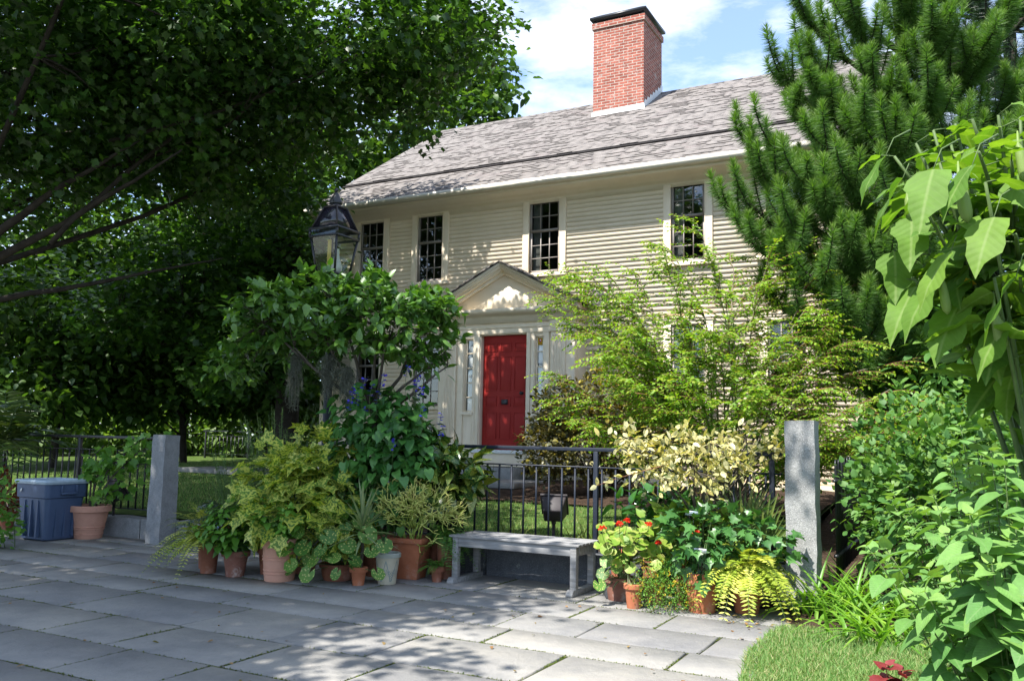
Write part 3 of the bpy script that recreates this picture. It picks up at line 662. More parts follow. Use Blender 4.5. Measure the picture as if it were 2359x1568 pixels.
AP = 4.60; EZ = 3.80; HW = 1.56
pd = MB(); pd.prism([(-1.46, 3.766), (1.46, 3.766), (0, AP - .05)], -.03, TW - .02); pd.build('pediment', MT['trim'], portico)
rk = MB(); sl_ = (AP - EZ) / HW
for sg in (-1, 1):
    for (tf, lo, hi) in ((-.26, -.055, 0), (-.23, -.10, -.056), (-.17, -.135, -.101), (-.09, -.20, -.136)):
        P = [(sg * HW, EZ + hi), (0, AP + hi), (0, AP + lo), (sg * HW, EZ + lo)]
        if sg > 0: P = P[::-1]
        rk.prism(P, tf, -.031)
rk.build('raking_cornice', MT['trim'], portico)
pr_ = MB()
for sg in (-1, 1):
    n = 9
    for k in range(n):
        a, b = k / n, (k + 1) / n + .02
        xa, xb = sg * HW * 1.03 * (1 - a), sg * HW * 1.03 * (1 - min(b, 1)); za = EZ - .025 + (AP - EZ + .025) * a; zb = EZ - .025 + (AP - EZ + .025) * min(b, 1)
        for j in range(5):
            t0_, t1_ = -.30 + j * .17, -.30 + (j + 1) * .17 - .003; hh = rg.uniform(.03, .045)
            V = [(xa, t0_, za + .002), (xb, t0_, zb + .002), (xa, t1_, za + .002), (xb, t1_, zb + .002), (xa, t0_, za + hh), (xb, t0_, zb + hh - .012), (xa, t1_, za + hh), (xb, t1_, zb + hh - .012)]
            pr_.hexa(V, rg.random() * .3)
pr_.build('portico_roof', MT['shingle'], portico)
for (a, b) in ((-1.30, -1.02), (.97, 1.25)):
    p = MB(); p.box(a, b, -.045, 0, 1.12, 3.30); p.box(a - .03, b + .03, -.075, 0, 3.301, 3.345).box(a - .015, b + .015, -.06, 0, 3.346, 3.50).box(a - .02, b + .02, -.07, 0, 1.12, 1.28)
    n = 7
    for k in range(n): x = a + .03 + (b - a - .06) * (k + .5) / n; p.box(x - .011, x + .011, -.058, -.045, 1.32, 3.24)
    p.build('pilaster', MT['trim'], portico, bevel=.002)
for (a, b) in ((-.85, -.67), (.64, .80)):
    f = MB(); f.box(a, a + .018, .05, .09, 1.85, 3.23).box(b - .018, b, .05, .09, 1.85, 3.23).box(a + .018, b - .018, .05, .09, 3.20, 3.23).box(a + .018, b - .018, .05, .09, 1.85, 1.88)
    for k in range(1, 5): zz = 1.85 + 1.38 * k / 5; f.box(a + .018, b - .018, .055, .085, zz - .012, zz + .012)
    sd = f.build('sidelight', MT['trim'], house)
    MB().add([(a + .01, .067, 1.86), (b - .01, .067, 1.86), (b - .01, .067, 3.22), (a + .01, .067, 3.22)], [(0, 1, 2, 3)]).build('pane', MT['glass'], sd)
    c = MB(); n = 26; xs = np.linspace(a + .035, b - .01, n)
    V = [(x, .092 + .008 * math.sin(k * 1.7) * (1 if zz < 3 else .6), zz) for zz in (1.87, 2.5, 3.2) for k, x in enumerate(xs)]
    c.add(V, [(k + j * n, k + 1 + j * n, k + 1 + (j + 1) * n, k + (j + 1) * n) for k in range(n - 1) for j in (0, 1)]); c.build('curtain', MT['curtain'], sd, smooth=True)
    MB().box(a - .02, b + .02, .14, .155, 1.86, 3.22).build('backing', MT['darkroom'], sd)
MT['yellow'] = solid('yellow_sticker', [(.62, .46, .02), (.68, .5, .03)], 9, .5, .3, 30, 0)
MT['stickred'] = solid('sticker_red', [(.5, .03, .03), (.55, .04, .04)], 9, .5, .3, 30, 0)
MT['stickwhite'] = solid('sticker_white', [(.7, .7, .72), (.75, .75, .78)], 9, .5, .3, 30, 0)
MT['stickblue'] = solid('sticker_blue', [(.05, .07, .3), (.06, .08, .35)], 9, .5, .3, 30, 0)
stk = MB().box(.665, .755, .060, .064, 3.07, 3.21).build('alarm_sticker', MT['yellow'], sd)
d = MB(); n = 20
d.add([(.71 + .030 * math.cos(2 * math.pi * k / n), .0595, 3.155 + .034 * math.sin(2 * math.pi * k / n)) for k in range(n)], [tuple(range(n))]); d.build('sticker_emblem', MT['stickred'], sd)
d = MB(); d.add([(.71 + .013 * math.cos(2 * math.pi * k / n) + .003, .0590, 3.158 + .020 * math.sin(2 * math.pi * k / n)) for k in range(n)], [tuple(range(n))]); d.build('sticker_emblem', MT['stickwhite'], sd)
d = MB(); d.add([(.705, .0585, 3.13), (.722, .0585, 3.135), (.716, .0585, 3.165)], [(0, 1, 2)]); d.build('sticker_emblem', MT['stickblue'], sd)
d = MB()
for k in range(2): d.box(.68, .74, .0592, .0597, 3.085 + .014 * k, 3.091 + .014 * k)
d.build('sticker_print', MT['stickred'], sd)
# door with twelve raised panels
dr = MB(); D0 = .105
dr.box(-.495, .455, D0, D0 + .05, 1.165, 3.275)
for (c, d_) in ((2.99, 3.14), (2.26, 2.88), (1.97, 2.14), (1.37, 1.84)):
    for (a, b) in ((-.42, -.21), (-.125, .085), (.17, .38)):
        dr.box(a, b, D0 - .001, D0 + .001, c, d_)
        for (i0, i1, j0, j1) in ((a - .012, a + .006, c - .012, d_ + .012), (b - .006, b + .012, c - .012, d_ + .012), (a + .006, b - .006, c - .012, c + .006), (a + .006, b - .006, d_ - .006, d_ + .012)):
            dr.box(i0, i1, D0 - .012, D0 + .01, j0, j1)
        q = .045
        V = [(a + .012, D0 - .001, c + .012), (b - .012, D0 - .001, c + .012), (b - .012, D0 - .001, d_ - .012), (a + .012, D0 - .001, d_ - .012), (a + q, D0 - .014, c + q), (b - q, D0 - .014, c + q), (b - q, D0 - .014, d_ - q), (a + q, D0 - .014, d_ - q)]
        dr.add(V, [(4, 5, 6, 7), (0, 1, 5, 4), (1, 2, 6, 5), (2, 3, 7, 6), (3, 0, 4, 7)])
door = dr.build('front_door', MT['red'], house, bevel=.002)
kb = MB(); kb.lathe([(.0, -.075), (.02, -.073), (.03, -.06), (.028, -.045), (.012, -.035), (.012, -.01), (.03, -.008), (.03, 0)], 16)
for v in kb.V: v[:] = np.stack([v[:, 0] + .335, v[:, 2] + D0, v[:, 1] + 2.20], 1)
kb.build('door_knob', MT['blackmetal'], door, smooth=50)
pl = MB().box(-.085, .045, D0 - .026, D0 - .012, 1.995, 2.085).build('notice_plaque', MT['tagblack'], door)
d = MB()
for k, (w0, w1) in enumerate(((-.065, .025), (-.065, .02), (-.055, .03), (-.05, .01))): d.box(w0, w1, D0 - .0275, D0 - .0262, 2.067 - k * .018, 2.073 - k * .018)
MT['plaque_text'] = solid('plaque_lettering', [(.16, .16, .165), (.2, .2, .205)], 9, .6, .3, 30, 0)
d.build('plaque_print', MT['plaque_text'], door)
MB().box(-.64, .85, -.09, .10, 1.097, 1.160).build('threshold', MT['white'], house, bevel=.006)
MB().box(-1.15, .46, -.50, -.045, .55, .85).build('doorstep', MT['granite'], house, bevel=.012)

# ------------------------------------------------------------------ stone posts, curbs, iron fences
def rough_block(mb, s0, s1, t0, t1, z0, z1, rng, n=10, amp=.012, taper=0.0):
    """a hewn stone block with wandering faces"""
    nx = max(2, int((s1 - s0) / .12)); ny = max(2, int((t1 - t0) / .12)); nz = max(2, int((z1 - z0) / .1))
    def face(fn, a, b):
        V = []
        for j in range(b + 1):
            for i in range(a + 1):
                p = np.array(fn(i / a, j / b)); V.append(p)
        F = [(j * (a + 1) + i, j * (a + 1) + i + 1, (j + 1) * (a + 1) + i + 1, (j + 1) * (a + 1) + i) for j in range(b) for i in range(a)]
        return V, F
    def wob(p):
        x, y, z = p; f = (z - z0) / (z1 - z0); cx, cy = (s0 + s1) / 2, (t0 + t1) / 2
        x = cx + (x - cx) * (1 - taper * f); y = cy + (y - cy) * (1 - taper * f)
        k = amp
        return S(x + k * math.sin(9 * z + 5 * y + ph[0]) * .6 + k * math.sin(23 * z + ph[1]) * .5, y + k * math.sin(8 * z + 6 * x + ph[2]) * .6 + k * math.sin(21 * x + 17 * z + ph[3]) * .5, z + k * math.sin(7 * x + 6 * y + ph[4]) * .8 * (f > .5))
    ph = rng.uniform(0, 6.28, 5)
    for fn, a, b in ((lambda u, v: (s0 + u * (s1 - s0), t0, z0 + v * (z1 - z0)), nx, nz), (lambda u, v: (s1, t0 + u * (t1 - t0), z0 + v * (z1 - z0)), ny, nz),
                     (lambda u, v: (s1 - u * (s1 - s0), t1, z0 + v * (z1 - z0)), nx, nz), (lambda u, v: (s0, t1 - u * (t1 - t0), z0 + v * (z1 - z0)), ny, nz),
                     (lambda u, v: (s0 + u * (s1 - s0), t0 + v * (t1 - t0), z1), nx, ny)):
        V, F = face(fn, a, b); mb.add([wob(p) for p in V], F)
r1 = np.random.default_rng(3)
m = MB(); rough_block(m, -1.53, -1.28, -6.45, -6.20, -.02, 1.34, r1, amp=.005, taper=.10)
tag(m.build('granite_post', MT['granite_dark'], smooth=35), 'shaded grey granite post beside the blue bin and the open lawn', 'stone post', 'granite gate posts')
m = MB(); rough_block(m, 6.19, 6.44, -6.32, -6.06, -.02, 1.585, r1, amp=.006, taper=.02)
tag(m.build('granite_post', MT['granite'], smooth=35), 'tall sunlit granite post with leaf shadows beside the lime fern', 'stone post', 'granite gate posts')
def curb(a, b, t0, t1, z1, mat, label):
    m = MB(); x = a
    while x < b - .05:
        x2 = min(b, x + r1.uniform(1.5, 2.1)); rough_block(m, x, x2 - .012, t0 + r1.uniform(-.01, .01), t1, -.03, z1 + r1.uniform(-.012, .012), r1, amp=.010); x = x2
    tag(m.build('curb_wall', mat, smooth=35), label, 'curb')
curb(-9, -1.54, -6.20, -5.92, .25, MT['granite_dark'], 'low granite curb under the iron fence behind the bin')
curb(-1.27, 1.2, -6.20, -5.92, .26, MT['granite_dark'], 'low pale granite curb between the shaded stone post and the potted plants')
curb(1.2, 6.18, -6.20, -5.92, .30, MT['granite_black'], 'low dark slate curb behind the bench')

def iron_fence(s0, s1, t, posts, zb, label, mat=MT['bluemetal'], ztop=1.31, zmid=1.125, zbot=.36, step=.143, along='s', t1=None):
    o = thing('iron_fence', label, 'fence', tuple(S(s0, t, 0)), -TH if along == 's' else math.pi / 2 - TH, None)
    Ln = s1 - s0 if along == 's' else t1 - t
    MB().box(0, Ln, -.02, .02, ztop - .036, ztop).build('top_rail', mat, o, bevel=.003)
    MB().box(0, Ln, -.014, .014, zmid - .014, zmid).build('middle_rail', mat, o)
    MB().box(0, Ln, -.014, .014, zbot - .014, zbot).build('bottom_rail', mat, o)
    for p in posts: MB().box(p - s0 - .023, p - s0 + .023, -.022, .022, zb, ztop - .037).build('post', mat, o, bevel=.003)
    x = .07; proto = None
    while x < Ln - .03:
        if min([abs(x - (p - s0)) for p in posts] + [9]) > .05:
            if proto is None: proto = MB().box(-.008, .008, -.008, .008, zbot, zmid - .002).build('baluster', mat, o); c = proto
            else: c = proto.copy(); COL.objects.link(c)
            c.location = (x, 0, 0)
        x += step
    return o
iron_fence(.90, 6.12, -6.05, [.92, 2.63, 4.34, 6.03], .28, 'blue black iron railing with square balusters behind the bench')
iron_fence(-8.6, -1.54, -6.05, [-8.58, -6.87, -5.16, -3.45, -1.75], .24, 'shaded iron railing behind the blue bin', MT['blackmetal'])
# picket fence running back towards the house from the sunlit post
o = thing('picket_fence', 'black picket fence with looped tops behind the sunlit granite post', 'fence', tuple(S(6.55, -6.0, 0)), math.pi / 2 - TH)
MB().box(0, 6.2, -.018, .018, 1.06, 1.085).build('top_rail', MT['blackmetal'], o); MB().box(0, 6.2, -.018, .018, .42, .445).build('bottom_rail', MT['blackmetal'], o)
pk = None
for k in range(31):
    if pk is None:
        pk = MB(); a = np.linspace(0, math.pi, 9)
        pk.tube([(-.045, 0, .25)] + [(-.045 * math.cos(q), 0, 1.21 + .045 * math.sin(q)) for q in a] + [(.045, 0, .25)], .0085, 6)
        pk = pk.build('picket', MT['blackmetal'], o); c = pk
    else: c = pk.copy(); COL.objects.link(c)
    c.location = (.1 + .2 * k, 0, .02 * k * .2)
# dim fence beyond the lawn
iron_fence(-12.5, -4.9, 4.5, [-12.4, -10.7, -9.0, -7.3, -5.0], .5, 'distant black railing at the back of the shaded lawn', MT['blackmetal'], 1.42, 1.28, .75, .15)

# ------------------------------------------------------------------ bench
bn = thing('bench', 'backless weathered grey timber bench on the flagstones', 'bench', tuple(S(3.15, -6.75, 0)), -TH)
BL, BD = 1.30, .46
st = MB()
for k in range(6):
    y0 = -.035 + k * (BD + .05) / 6; st.box(-.03, BL + .03, y0, y0 + (BD + .05) / 6 - .011, .432 + r1.uniform(-.001, .001), .452 + r1.uniform(-.001, .001))
st.build('seat', MT['teak'], bn, bevel=.003)
m = MB(); m.box(.06, BL - .06, -.012, .016, .345, .431); m.box(.06, BL - .06, BD - .06, BD - .03, .345, .431)
m.box(.0, .03, .062, BD - .062, .345, .431).box(BL - .03, BL, .062, BD - .062, .345, .431).box(BL * .5 - .02, BL * .5 + .02, .02, BD - .062, .37, .431)
m.build('apron', MT['teak'], bn, bevel=.003)
for x in (0, BL - .06):
    for y in (-.02, BD - .08): MB().box(x, x + .06, y, y + .06, .052, .431).build('leg', MT['teak'], bn, bevel=.004)
    f = MB(); pr = [(-.10, 0), (BD + .02, 0), (BD + .02, .05), (.06, .05), (-.02, .055), (-.06, .06), (-.09, .045), (-.105, .02)]
    n = len(pr); V = [(x - .004, a, b) for a, b in pr] + [(x + .064, a, b) for a, b in pr]
    f.add(V, [tuple(range(n - 1, -1, -1)), tuple(range(n, 2 * n))] + [(i, (i + 1) % n, (i + 1) % n + n, i + n) for i in range(n)])
    f.build('foot_runner', MT['teak'], bn, bevel=.004)

# ------------------------------------------------------------------ lamp post
lp_ = thing('lamp_post', 'tall black gas lamp post with four sided glass lantern before the house', 'lamp post', (-2.06, 9.78, .27), -TH)
zb = -.27
m = MB(); m.lathe([(.0, 0), (.11, 0), (.11, .06), (.085, .09), (.08, .62), (.065, .66), (.05, .70), (.046, 1.5), (.042, 2.55), (.055, 2.57), (.055, 2.61), (.042, 2.63), (.04, 2.86), (.075, 2.885), (.075, 2.90), (0, 2.90)], 14)
m.build('post', MT['bluemetal'], lp_, smooth=40)
a1 = .128; a2 = .185; z1, z2 = 3.20 + zb, 3.61 + zb
fr = MB(); E_ = .010
for sx in (-1, 1):
    for sy in (-1, 1): fr.hexa([(sx * a1 + i * E_, sy * a1 + j * E_, z1) for j in (-1, 1) for i in (-1, 1)] + [(sx * a2 + i * E_, sy * a2 + j * E_, z2) for j in (-1, 1) for i in (-1, 1)])
def ring(mb, a, w, z0, z1): mb.box(-a - w, a + w, -a - w, -a + w, z0, z1).box(-a - w, a + w, a - w, a + w, z0, z1).box(-a - w, -a + w, -a + w, a - w, z0, z1).box(a - w, a + w, -a + w, a - w, z0, z1)
ring(fr, a1, .013, z1 - .014, z1 + .006); ring(fr, a2 + .006, .014, z2 - .002, z2 + .018)
fr.tube([(-.11, -.11, z1), (-.05, -.05, z1 - .16), (0, 0, z1 - .3)], .009, 6).tube([(.11, .11, z1), (.05, .05, z1 - .16), (0, 0, z1 - .3)], .009, 6).tube([(-.11, .11, z1), (-.05, .05, z1 - .16), (0, 0, z1 - .3)], .009, 6).tube([(.11, -.11, z1), (.05, -.05, z1 - .16), (0, 0, z1 - .3)], .009, 6)
ring(fr, a2 + .012, .012, z2 + .085, z2 + .110); fr.box(-.006 - a2, a2 + .006, -.006 - a2, a2 + .006, z2 + .105, z2 + .112)
for sx in (-1, 1):
    for sy in (-1, 1): fr.box(sx * (a2 + .010) - .011, sx * (a2 + .010) + .011, sy * (a2 + .010) - .011, sy * (a2 + .010) + .011, z2 + .018, z2 + .085)
fr.box(-a1, a1, -a1, a1, z1 - .010, z1 - .004)
fr.build('lantern_frame', MT['blackmetal'], lp_)
for k in range(4):
    c, s = math.cos(k * math.pi / 2), math.sin(k * math.pi / 2); rot = lambda x, y, z: (c * x - s * y, s * x + c * y, z)
    MB().add([rot(-a1, -a1, z1), rot(a1, -a1, z1), rot(a2, -a2, z2), rot(-a2, -a2, z2)], [(0, 1, 2, 3)]).build('glass_pane', MT['lampglass'], lp_)
    MB().add([rot(-a2, -a2 - .012, z2 + .018), rot(a2, -a2 - .012, z2 + .018), rot(a2, -a2 - .012, z2 + .085), rot(-a2, -a2 - .012, z2 + .085)], [(0, 1, 2, 3)]).build('band_pane', MT['lampglass'], lp_)
MT['lamproof'] = solid('dark_lantern_roof_glass', [(.012, .012, .018), (.022, .02, .03)], 6, .09, .6, 40, 0)
r0_, r1_, zr0, zr1 = .184, .088, z2 + .112, z2 + .365
m = MB(); m.hexa([(i * r0_, j * r0_, zr0) for j in (-1, 1) for i in (-1, 1)] + [(i * r1_, j * r1_, zr1) for j in (-1, 1) for i in (-1, 1)]); m.build('lantern_roof', MT['lamproof'], lp_)
m = MB()
for sx in (-1, 1):
    for sy in (-1, 1): m.hexa([(sx * r0_ + i * .008, sy * r0_ + j * .008, zr0) for j in (-1, 1) for i in (-1, 1)] + [(sx * r1_ + i * .008, sy * r1_ + j * .008, zr1 + .012) for j in (-1, 1) for i in (-1, 1)])
ring(m, r1_, .008, zr1 - .006, zr1 + .014); m.build('roof_ribs', MT['bronze'], lp_)
m = MB(); zf = zr1; m.lathe([(0, zf), (.062, zf), (.058, zf + .045), (.055, zf + .05), (.072, zf + .052), (.078, zf + .075), (.066, zf + .095), (.05, zf + .125), (.032, zf + .165), (.02, zf + .185), (.014, zf + .192), (.024, zf + .202), (.027, zf + .22), (.018, zf + .238), (0, zf + .245)], 16)
m.build('finial', MT['blackmetal'], lp_, smooth=45)
MT['candle'] = solid('yellow_gas_tube', [(.52, .36, .06), (.6, .43, .09)], 9, .5, .3, 40, 0)
MT['milk'] = solid('milky_mantle_glass', [(.5, .49, .46), (.6, .58, .55)], 9, .35, .4, 40, 0)
m = MB(); m.lathe([(.0, z1 + .0), (.022, z1 + .002), (.022, z1 + .40), (0, z1 + .402)], 12, c=(-.03, -.045)); m.build('gas_tube', MT['candle'], lp_, smooth=40)
m = MB(); m.lathe([(.0, z1 + .01), (.03, z1 + .012), (.062, z1 + .05), (.066, z1 + .09), (.045, z1 + .16), (.03, z1 + .22), (.026, z1 + .30), (0, z1 + .302)], 16, c=(.03, .02)); m.build('mantle_globe', MT['milk'], lp_, smooth=60)

# ------------------------------------------------------------------ blue bin
bp = W(103, 1239, 10.95); bp[2] = 0
bc = bp - EX * .26 + EY * .23
bi = thing('trash_bin', 'blue grey plastic trash bin with a pale rim by the fence', 'bin', tuple(bc), -TH)
def rrect(w, d, r, z, n=5):
    P = []
    for (cx, cy, a0) in ((w - r, d - r, 0), (-w + r, d - r, 90), (-w + r, -d + r, 180), (w - r, -d + r, 270)):
        for k in range(n): a = R(a0 + 90 * k / (n - 1)); P.append((cx + r * math.cos(a), cy + r * math.sin(a), z))
    return P
def loft(mb, rings):
    n = len(rings[0]); V = [p for r in rings for p in r]
    F = [(j * n + k, j * n + (k + 1) % n, (j + 1) * n + (k + 1) % n, (j + 1) * n + k) for j in range(len(rings) - 1) for k in range(n)]
    return mb.add(V, F + [tuple(range(n - 1, -1, -1))])
m = MB(); loft(m, [rrect(.225, .195, .05, 0), rrect(.25, .22, .05, .02), rrect(.30, .265, .06, .52), rrect(.30, .265, .06, .523), rrect(.318, .283, .06, .535), rrect(.326, .290, .06, .70), rrect(.30, .27, .05, .70), rrect(.24, .21, .05, .06)])
for k in range(3):
    x = -.13 + .13 * k; m.box(x - .012, x + .012, -.245 - .03, -.2, .05, .5); m.box(.255, .29, x * .9 - .012, x * .9 + .012, .05, .5)
m.build('body', MT['bin'], bi, smooth=35)
m = MB(); loft(m, [rrect(.322, .286, .06, .70), rrect(.342, .306, .065, .702), rrect(.352, .316, .065, .73), rrect(.338, .30, .06, .752), rrect(.30, .27, .05, .745), rrect(.298, .268, .05, .70)])
m.build('rim', MT['binrim'], bi, smooth=50)
for (x, sg) in ((-.335, -1), (.335, 1)):
    m = MB(); m.box(x - .028, x + .028, -.11, .11, .57, .60).box(x - .02, x + .02, -.115, -.09, .60, .69).box(x - .02, x + .02, .09, .115, .60, .69); m.build('handle', MT['bin'], bi, bevel=.008)
MB().hexa([(-.2 + .03 * i + .012 * k, -.3 - .002 * j, .59 + .045 * k + .012 * i) for k in (0, 1) for j in (0, 1) for i in (0, 1)]).build('sticker', MT['tagwhite'], bi)

# ------------------------------------------------------------------ floodlights in the lawn
def floodlight(label, x, y, z, rz):
    f = thing('floodlight', label, 'floodlight', (x, y, z), rz, 'garden floodlights')
    ca, sa = math.cos(R(38)), math.sin(R(38)); T = lambda p: (p[0], p[1] * ca - p[2] * sa, p[1] * sa + p[2] * ca + .30)
    m = MB(); m.hexa([T(p) for p in [(-.10, -.12, -.08), (.10, -.12, -.08), (-.14, .06, -.13), (.14, .06, -.13), (-.10, -.12, .08), (.10, -.12, .08), (-.14, .06, .13), (.14, .06, .13)]]); m.build('housing', MT['bronze'], f, bevel=.012)
    m = MB(); m.hexa([T((i * .152, .061 + .03 * j, k * .142)) for k in (-1, 1) for j in (0, 1) for i in (-1, 1)]); m.build('lens_rim', MT['bronze'], f, bevel=.006)
    m = MB(); m.tube([(0, .0, -.05), (0, .0, .14)], .018, 8).tube([(0, .0, .14), (0, -.03, .20), (0, -.04, .22)], .026, 8); m.build('stake', MT['bronze'], f, smooth=40)
floodlight('bronze floodlight on a stake behind the railing over the bench', .50, 9.75, lawn_z(3.6, -5.2) + .02, R(-10))
floodlight('dim floodlight by the railing behind the small potted tree', -5.35, 11.95, .26, R(-35))

# ------------------------------------------------------------------ pots
POTP = {}
def pot(name, label, x, y, r_top, r_bot, h, mat, rim=.045, rings=(), square=False, z=0.0, rz=0.0, rimw=.012, bowl=False):
    o = thing(name, label, 'pot', (x, y, z), rz, 'plant pots on the flagstones')
    if square:
        k = math.sqrt(2); n = 4; rot = math.pi / 4
    else: k = 1; n = 36; rot = 0
    f = lambda q: r_bot + (r_top - r_bot) * q if not bowl else r_bot + (r_top - r_bot) * q ** .45
    P = [(0, .001), (r_bot * k, .001)]
    for q in np.linspace(.02, 1 - rim / h, 9): P.append((f(q) * k, q * h))
    zr = h - rim
    body = [p for p in P]
    for (zz, w) in rings:
        body = [p for p in body if abs(p[1] - zz * h) > .012] + [(f(zz) * k, zz * h - .008), ((f(zz) + w) * k, zz * h - .004), ((f(zz) + w) * k, zz * h + .004), (f(zz) * k, zz * h + .008)]
    body[2:] = sorted(body[2:], key=lambda p: p[1])
    rt_ = r_top + rimw
    inner = [(rt_ * k, zr), (rt_ * 1.01 * k, h - .008), ((rt_ - .006) * k, h), ((r_top - .016) * k, h), ((r_top - .02) * k, h - .01), ((f(.8) - .02) * k, h * .78)]
    m = MB(); m.lathe(body + inner, n, rot=rot); m.build('pot_body', mat, o, smooth=30 if not square else False, bevel=0 if not square else .008)
    so = MB(); zz = h * .84; rr = (f(.84) - .016) * k
    so.add([(0, 0, zz + .012)] + [(rr * math.cos(rot + 2 * math.pi * q / n), rr * math.sin(rot + 2 * math.pi * q / n), zz) for q in range(n)], [(0, q + 1, (q + 1) % n + 1) for q in range(n)])
    so.build('soil', MT['soil'], o)
    return o
pot('flower_pot', 'brown clay pot with chalky lime bloom under pale blue flowers', -2.66, 8.68, .125, .085, .25, MT['tc_brown'], .055)
pot('flower_pot', 'dark brown pot half hidden behind the chalky clay pot', -2.36, 8.86, .13, .10, .26, MT['tc_dark'], .05)
pot('flower_pot', 'large salmon ringed terracotta pot under blue flowering greenery', -2.18, 8.50, .178, .14, .40, MT['tc_salmon'], .085, rings=((.18, .006), (.26, .006), (.5, .007), (.58, .007)), rimw=.012)
pot('flower_pot', 'low dark terracotta bowl under the yellow spotted round leaves', -1.64, 8.58, .165, .12, .16, MT['tc_dark'], .035, bowl=True)
pot('flower_pot', 'small orange terracotta pot with white scuffs below the spotted leaves', -1.39, 8.30, .075, .052, .17, MT['tc_orange'], .045, rimw=.010)
pot('flower_pot', 'tall terracotta pot standing behind the cream glazed pot', -1.30, 8.86, .15, .11, .42, MT['tc_dark'], .06)
sq = pot('square_planter', 'tall square orange terracotta planter holding the pencil cactus', -.96, 8.78, .165, .115, .40, MT['tc_orange'], .05, square=True, rz=-TH + .2, rimw=.012)
MT['glaze'] = None
def glaze():
    m, nt, b, out = newmat('cream_glaze_with_blue_fans')
    tc = nt.nodes.new('ShaderNodeTexCoord'); sx = nt.nodes.new('ShaderNodeSeparateXYZ'); nt.links.new(tc.outputs['Object'], sx.inputs[0])
    at = N_(nt, 'ShaderNodeMath', operation='ARCTAN2'); nt.links.new(sx.outputs[1], at.inputs[0]); nt.links.new(sx.outputs[0], at.inputs[1])
    def M2(op, a, b_=None, c_=None):
        n = N_(nt, 'ShaderNodeMath', operation=op)
        for i, v in enumerate((a, b_, c_)):
            if v is None: continue
            if hasattr(v, 'is_linked'): nt.links.new(v, n.inputs[i])
            else: n.inputs[i].default_value = v
        return n.outputs[0]
    u = M2('MULTIPLY', M2('SUBTRACT', M2('FRACT', M2('MULTIPLY', at.outputs[0], 6 / (2 * math.pi))), .5), .14)   # across one of six motifs, metres
    v = M2('SUBTRACT', sx.outputs[2], .045)
    r_ = M2('SQRT', M2('ADD', M2('MULTIPLY', u, u), M2('MULTIPLY', v, v)))
    an = M2('ARCTAN2', u, v)
    arch = M2('LESS_THAN', M2('ABSOLUTE', M2('SUBTRACT', M2('ADD', M2('MULTIPLY', M2('ABSOLUTE', u), 2.2), M2('MULTIPLY', v, .0)), M2('MULTIPLY', M2('SUBTRACT', .175, v), .75))), .009)
    rays = M2('MULTIPLY', M2('GREATER_THAN', M2('SINE', M2('MULTIPLY', an, 26)), .45), M2('MULTIPLY', M2('GREATER_THAN', r_, .05), M2('LESS_THAN', r_, .10)))
    mask = M2('MULTIPLY', M2('MAXIMUM', arch, rays), M2('MULTIPLY', M2('GREATER_THAN', sx.outputs[2], .03), M2('LESS_THAN', sx.outputs[2], .225)))
    rimm = M2('GREATER_THAN', sx.outputs[2], .248)
    c = ramp(nt, noise(nt, 14, 4, .6), [(.3, (.38, .34, .25)), (.7, (.47, .43, .33))])
    c = mixc(nt, mask, c, (.16, .21, .21)); c = mixc(nt, M2('MULTIPLY', rimm, .75), c, (.27, .31, .29))
    nt.links.new(c, b.inputs['Base Color']); b.inputs['Roughness'].default_value = .4; b.inputs['Specular IOR Level'].default_value = .4
    bump(nt, b, mask, .25, .003); return m
MT['glaze'] = glaze()
pot('glazed_pot', 'cream glazed pot with blue fan pattern and a white tag', -1.14, 8.42, .118, .085, .29, MT['glaze'], .04, rimw=.008)
pot('flower_pot', 'ringed salmon terracotta pot beside the blue bin', -5.42, 11.42, .24, .165, .42, MT['tc_salmon'], .075, rings=((.14, .006), (.3, .006), (.36, .006)), rimw=.02)
pot('flower_pot', 'small dark pot in deep shade past the blue bin', -6.85, 12.0, .15, .11, .26, MT['tc_dark'], .05)
pot('flower_pot', 'wide brown clay pot at the end of the bench', .99, 7.83, .13, .10, .20, MT['tc_brown'], .045)
pot('flower_pot', 'small plain orange pot before the yellow flowered bush', 1.06, 7.46, .075, .055, .20, MT['tc_orange'], .04, rimw=.008)
pot('flower_pot', 'large sunlit terracotta pot with a thick rim under dark leaves', 1.61, 7.36, .145, .105, .32, MT['tc_orange'], .085, rimw=.014)
pot('flower_pot', 'terracotta pot under the drooping lime fern', 1.98, 7.36, .125, .095, .26, MT['tc_orange'], .06)
pot('flower_pot', 'dark terracotta pot tucked behind the yellow flowered bush', 1.28, 7.68, .11, .08, .20, MT['tc_dark'], .045)
pot('flower_pot', 'terracotta pot raised on a block under the red geranium', 1.02, 7.98, .115, .08, .24, MT['tc_orange'], .05, z=.16)
tag(MB().box(.87, 1.17, 7.84, 8.12, 0, .16).build('stone_block', MT['granite_black'], bevel=.01), 'dark stone block under the geranium pot', 'stone block')
pot('flower_pot', 'broad tub of the cream variegated shrub before the railing', 1.78, 7.80, .2, .15, .34, MT['tc_dark'], .06)
pot('flower_pot', 'deep tub of the citrus tree hidden among greenery', -1.42, 9.05, .22, .17, .42, MT['tc_dark'], .06)
pot('flower_pot', 'shaded tub of the yellow speckled shrub', -2.08, 8.98, .17, .13, .36, MT['tc_dark'], .05)

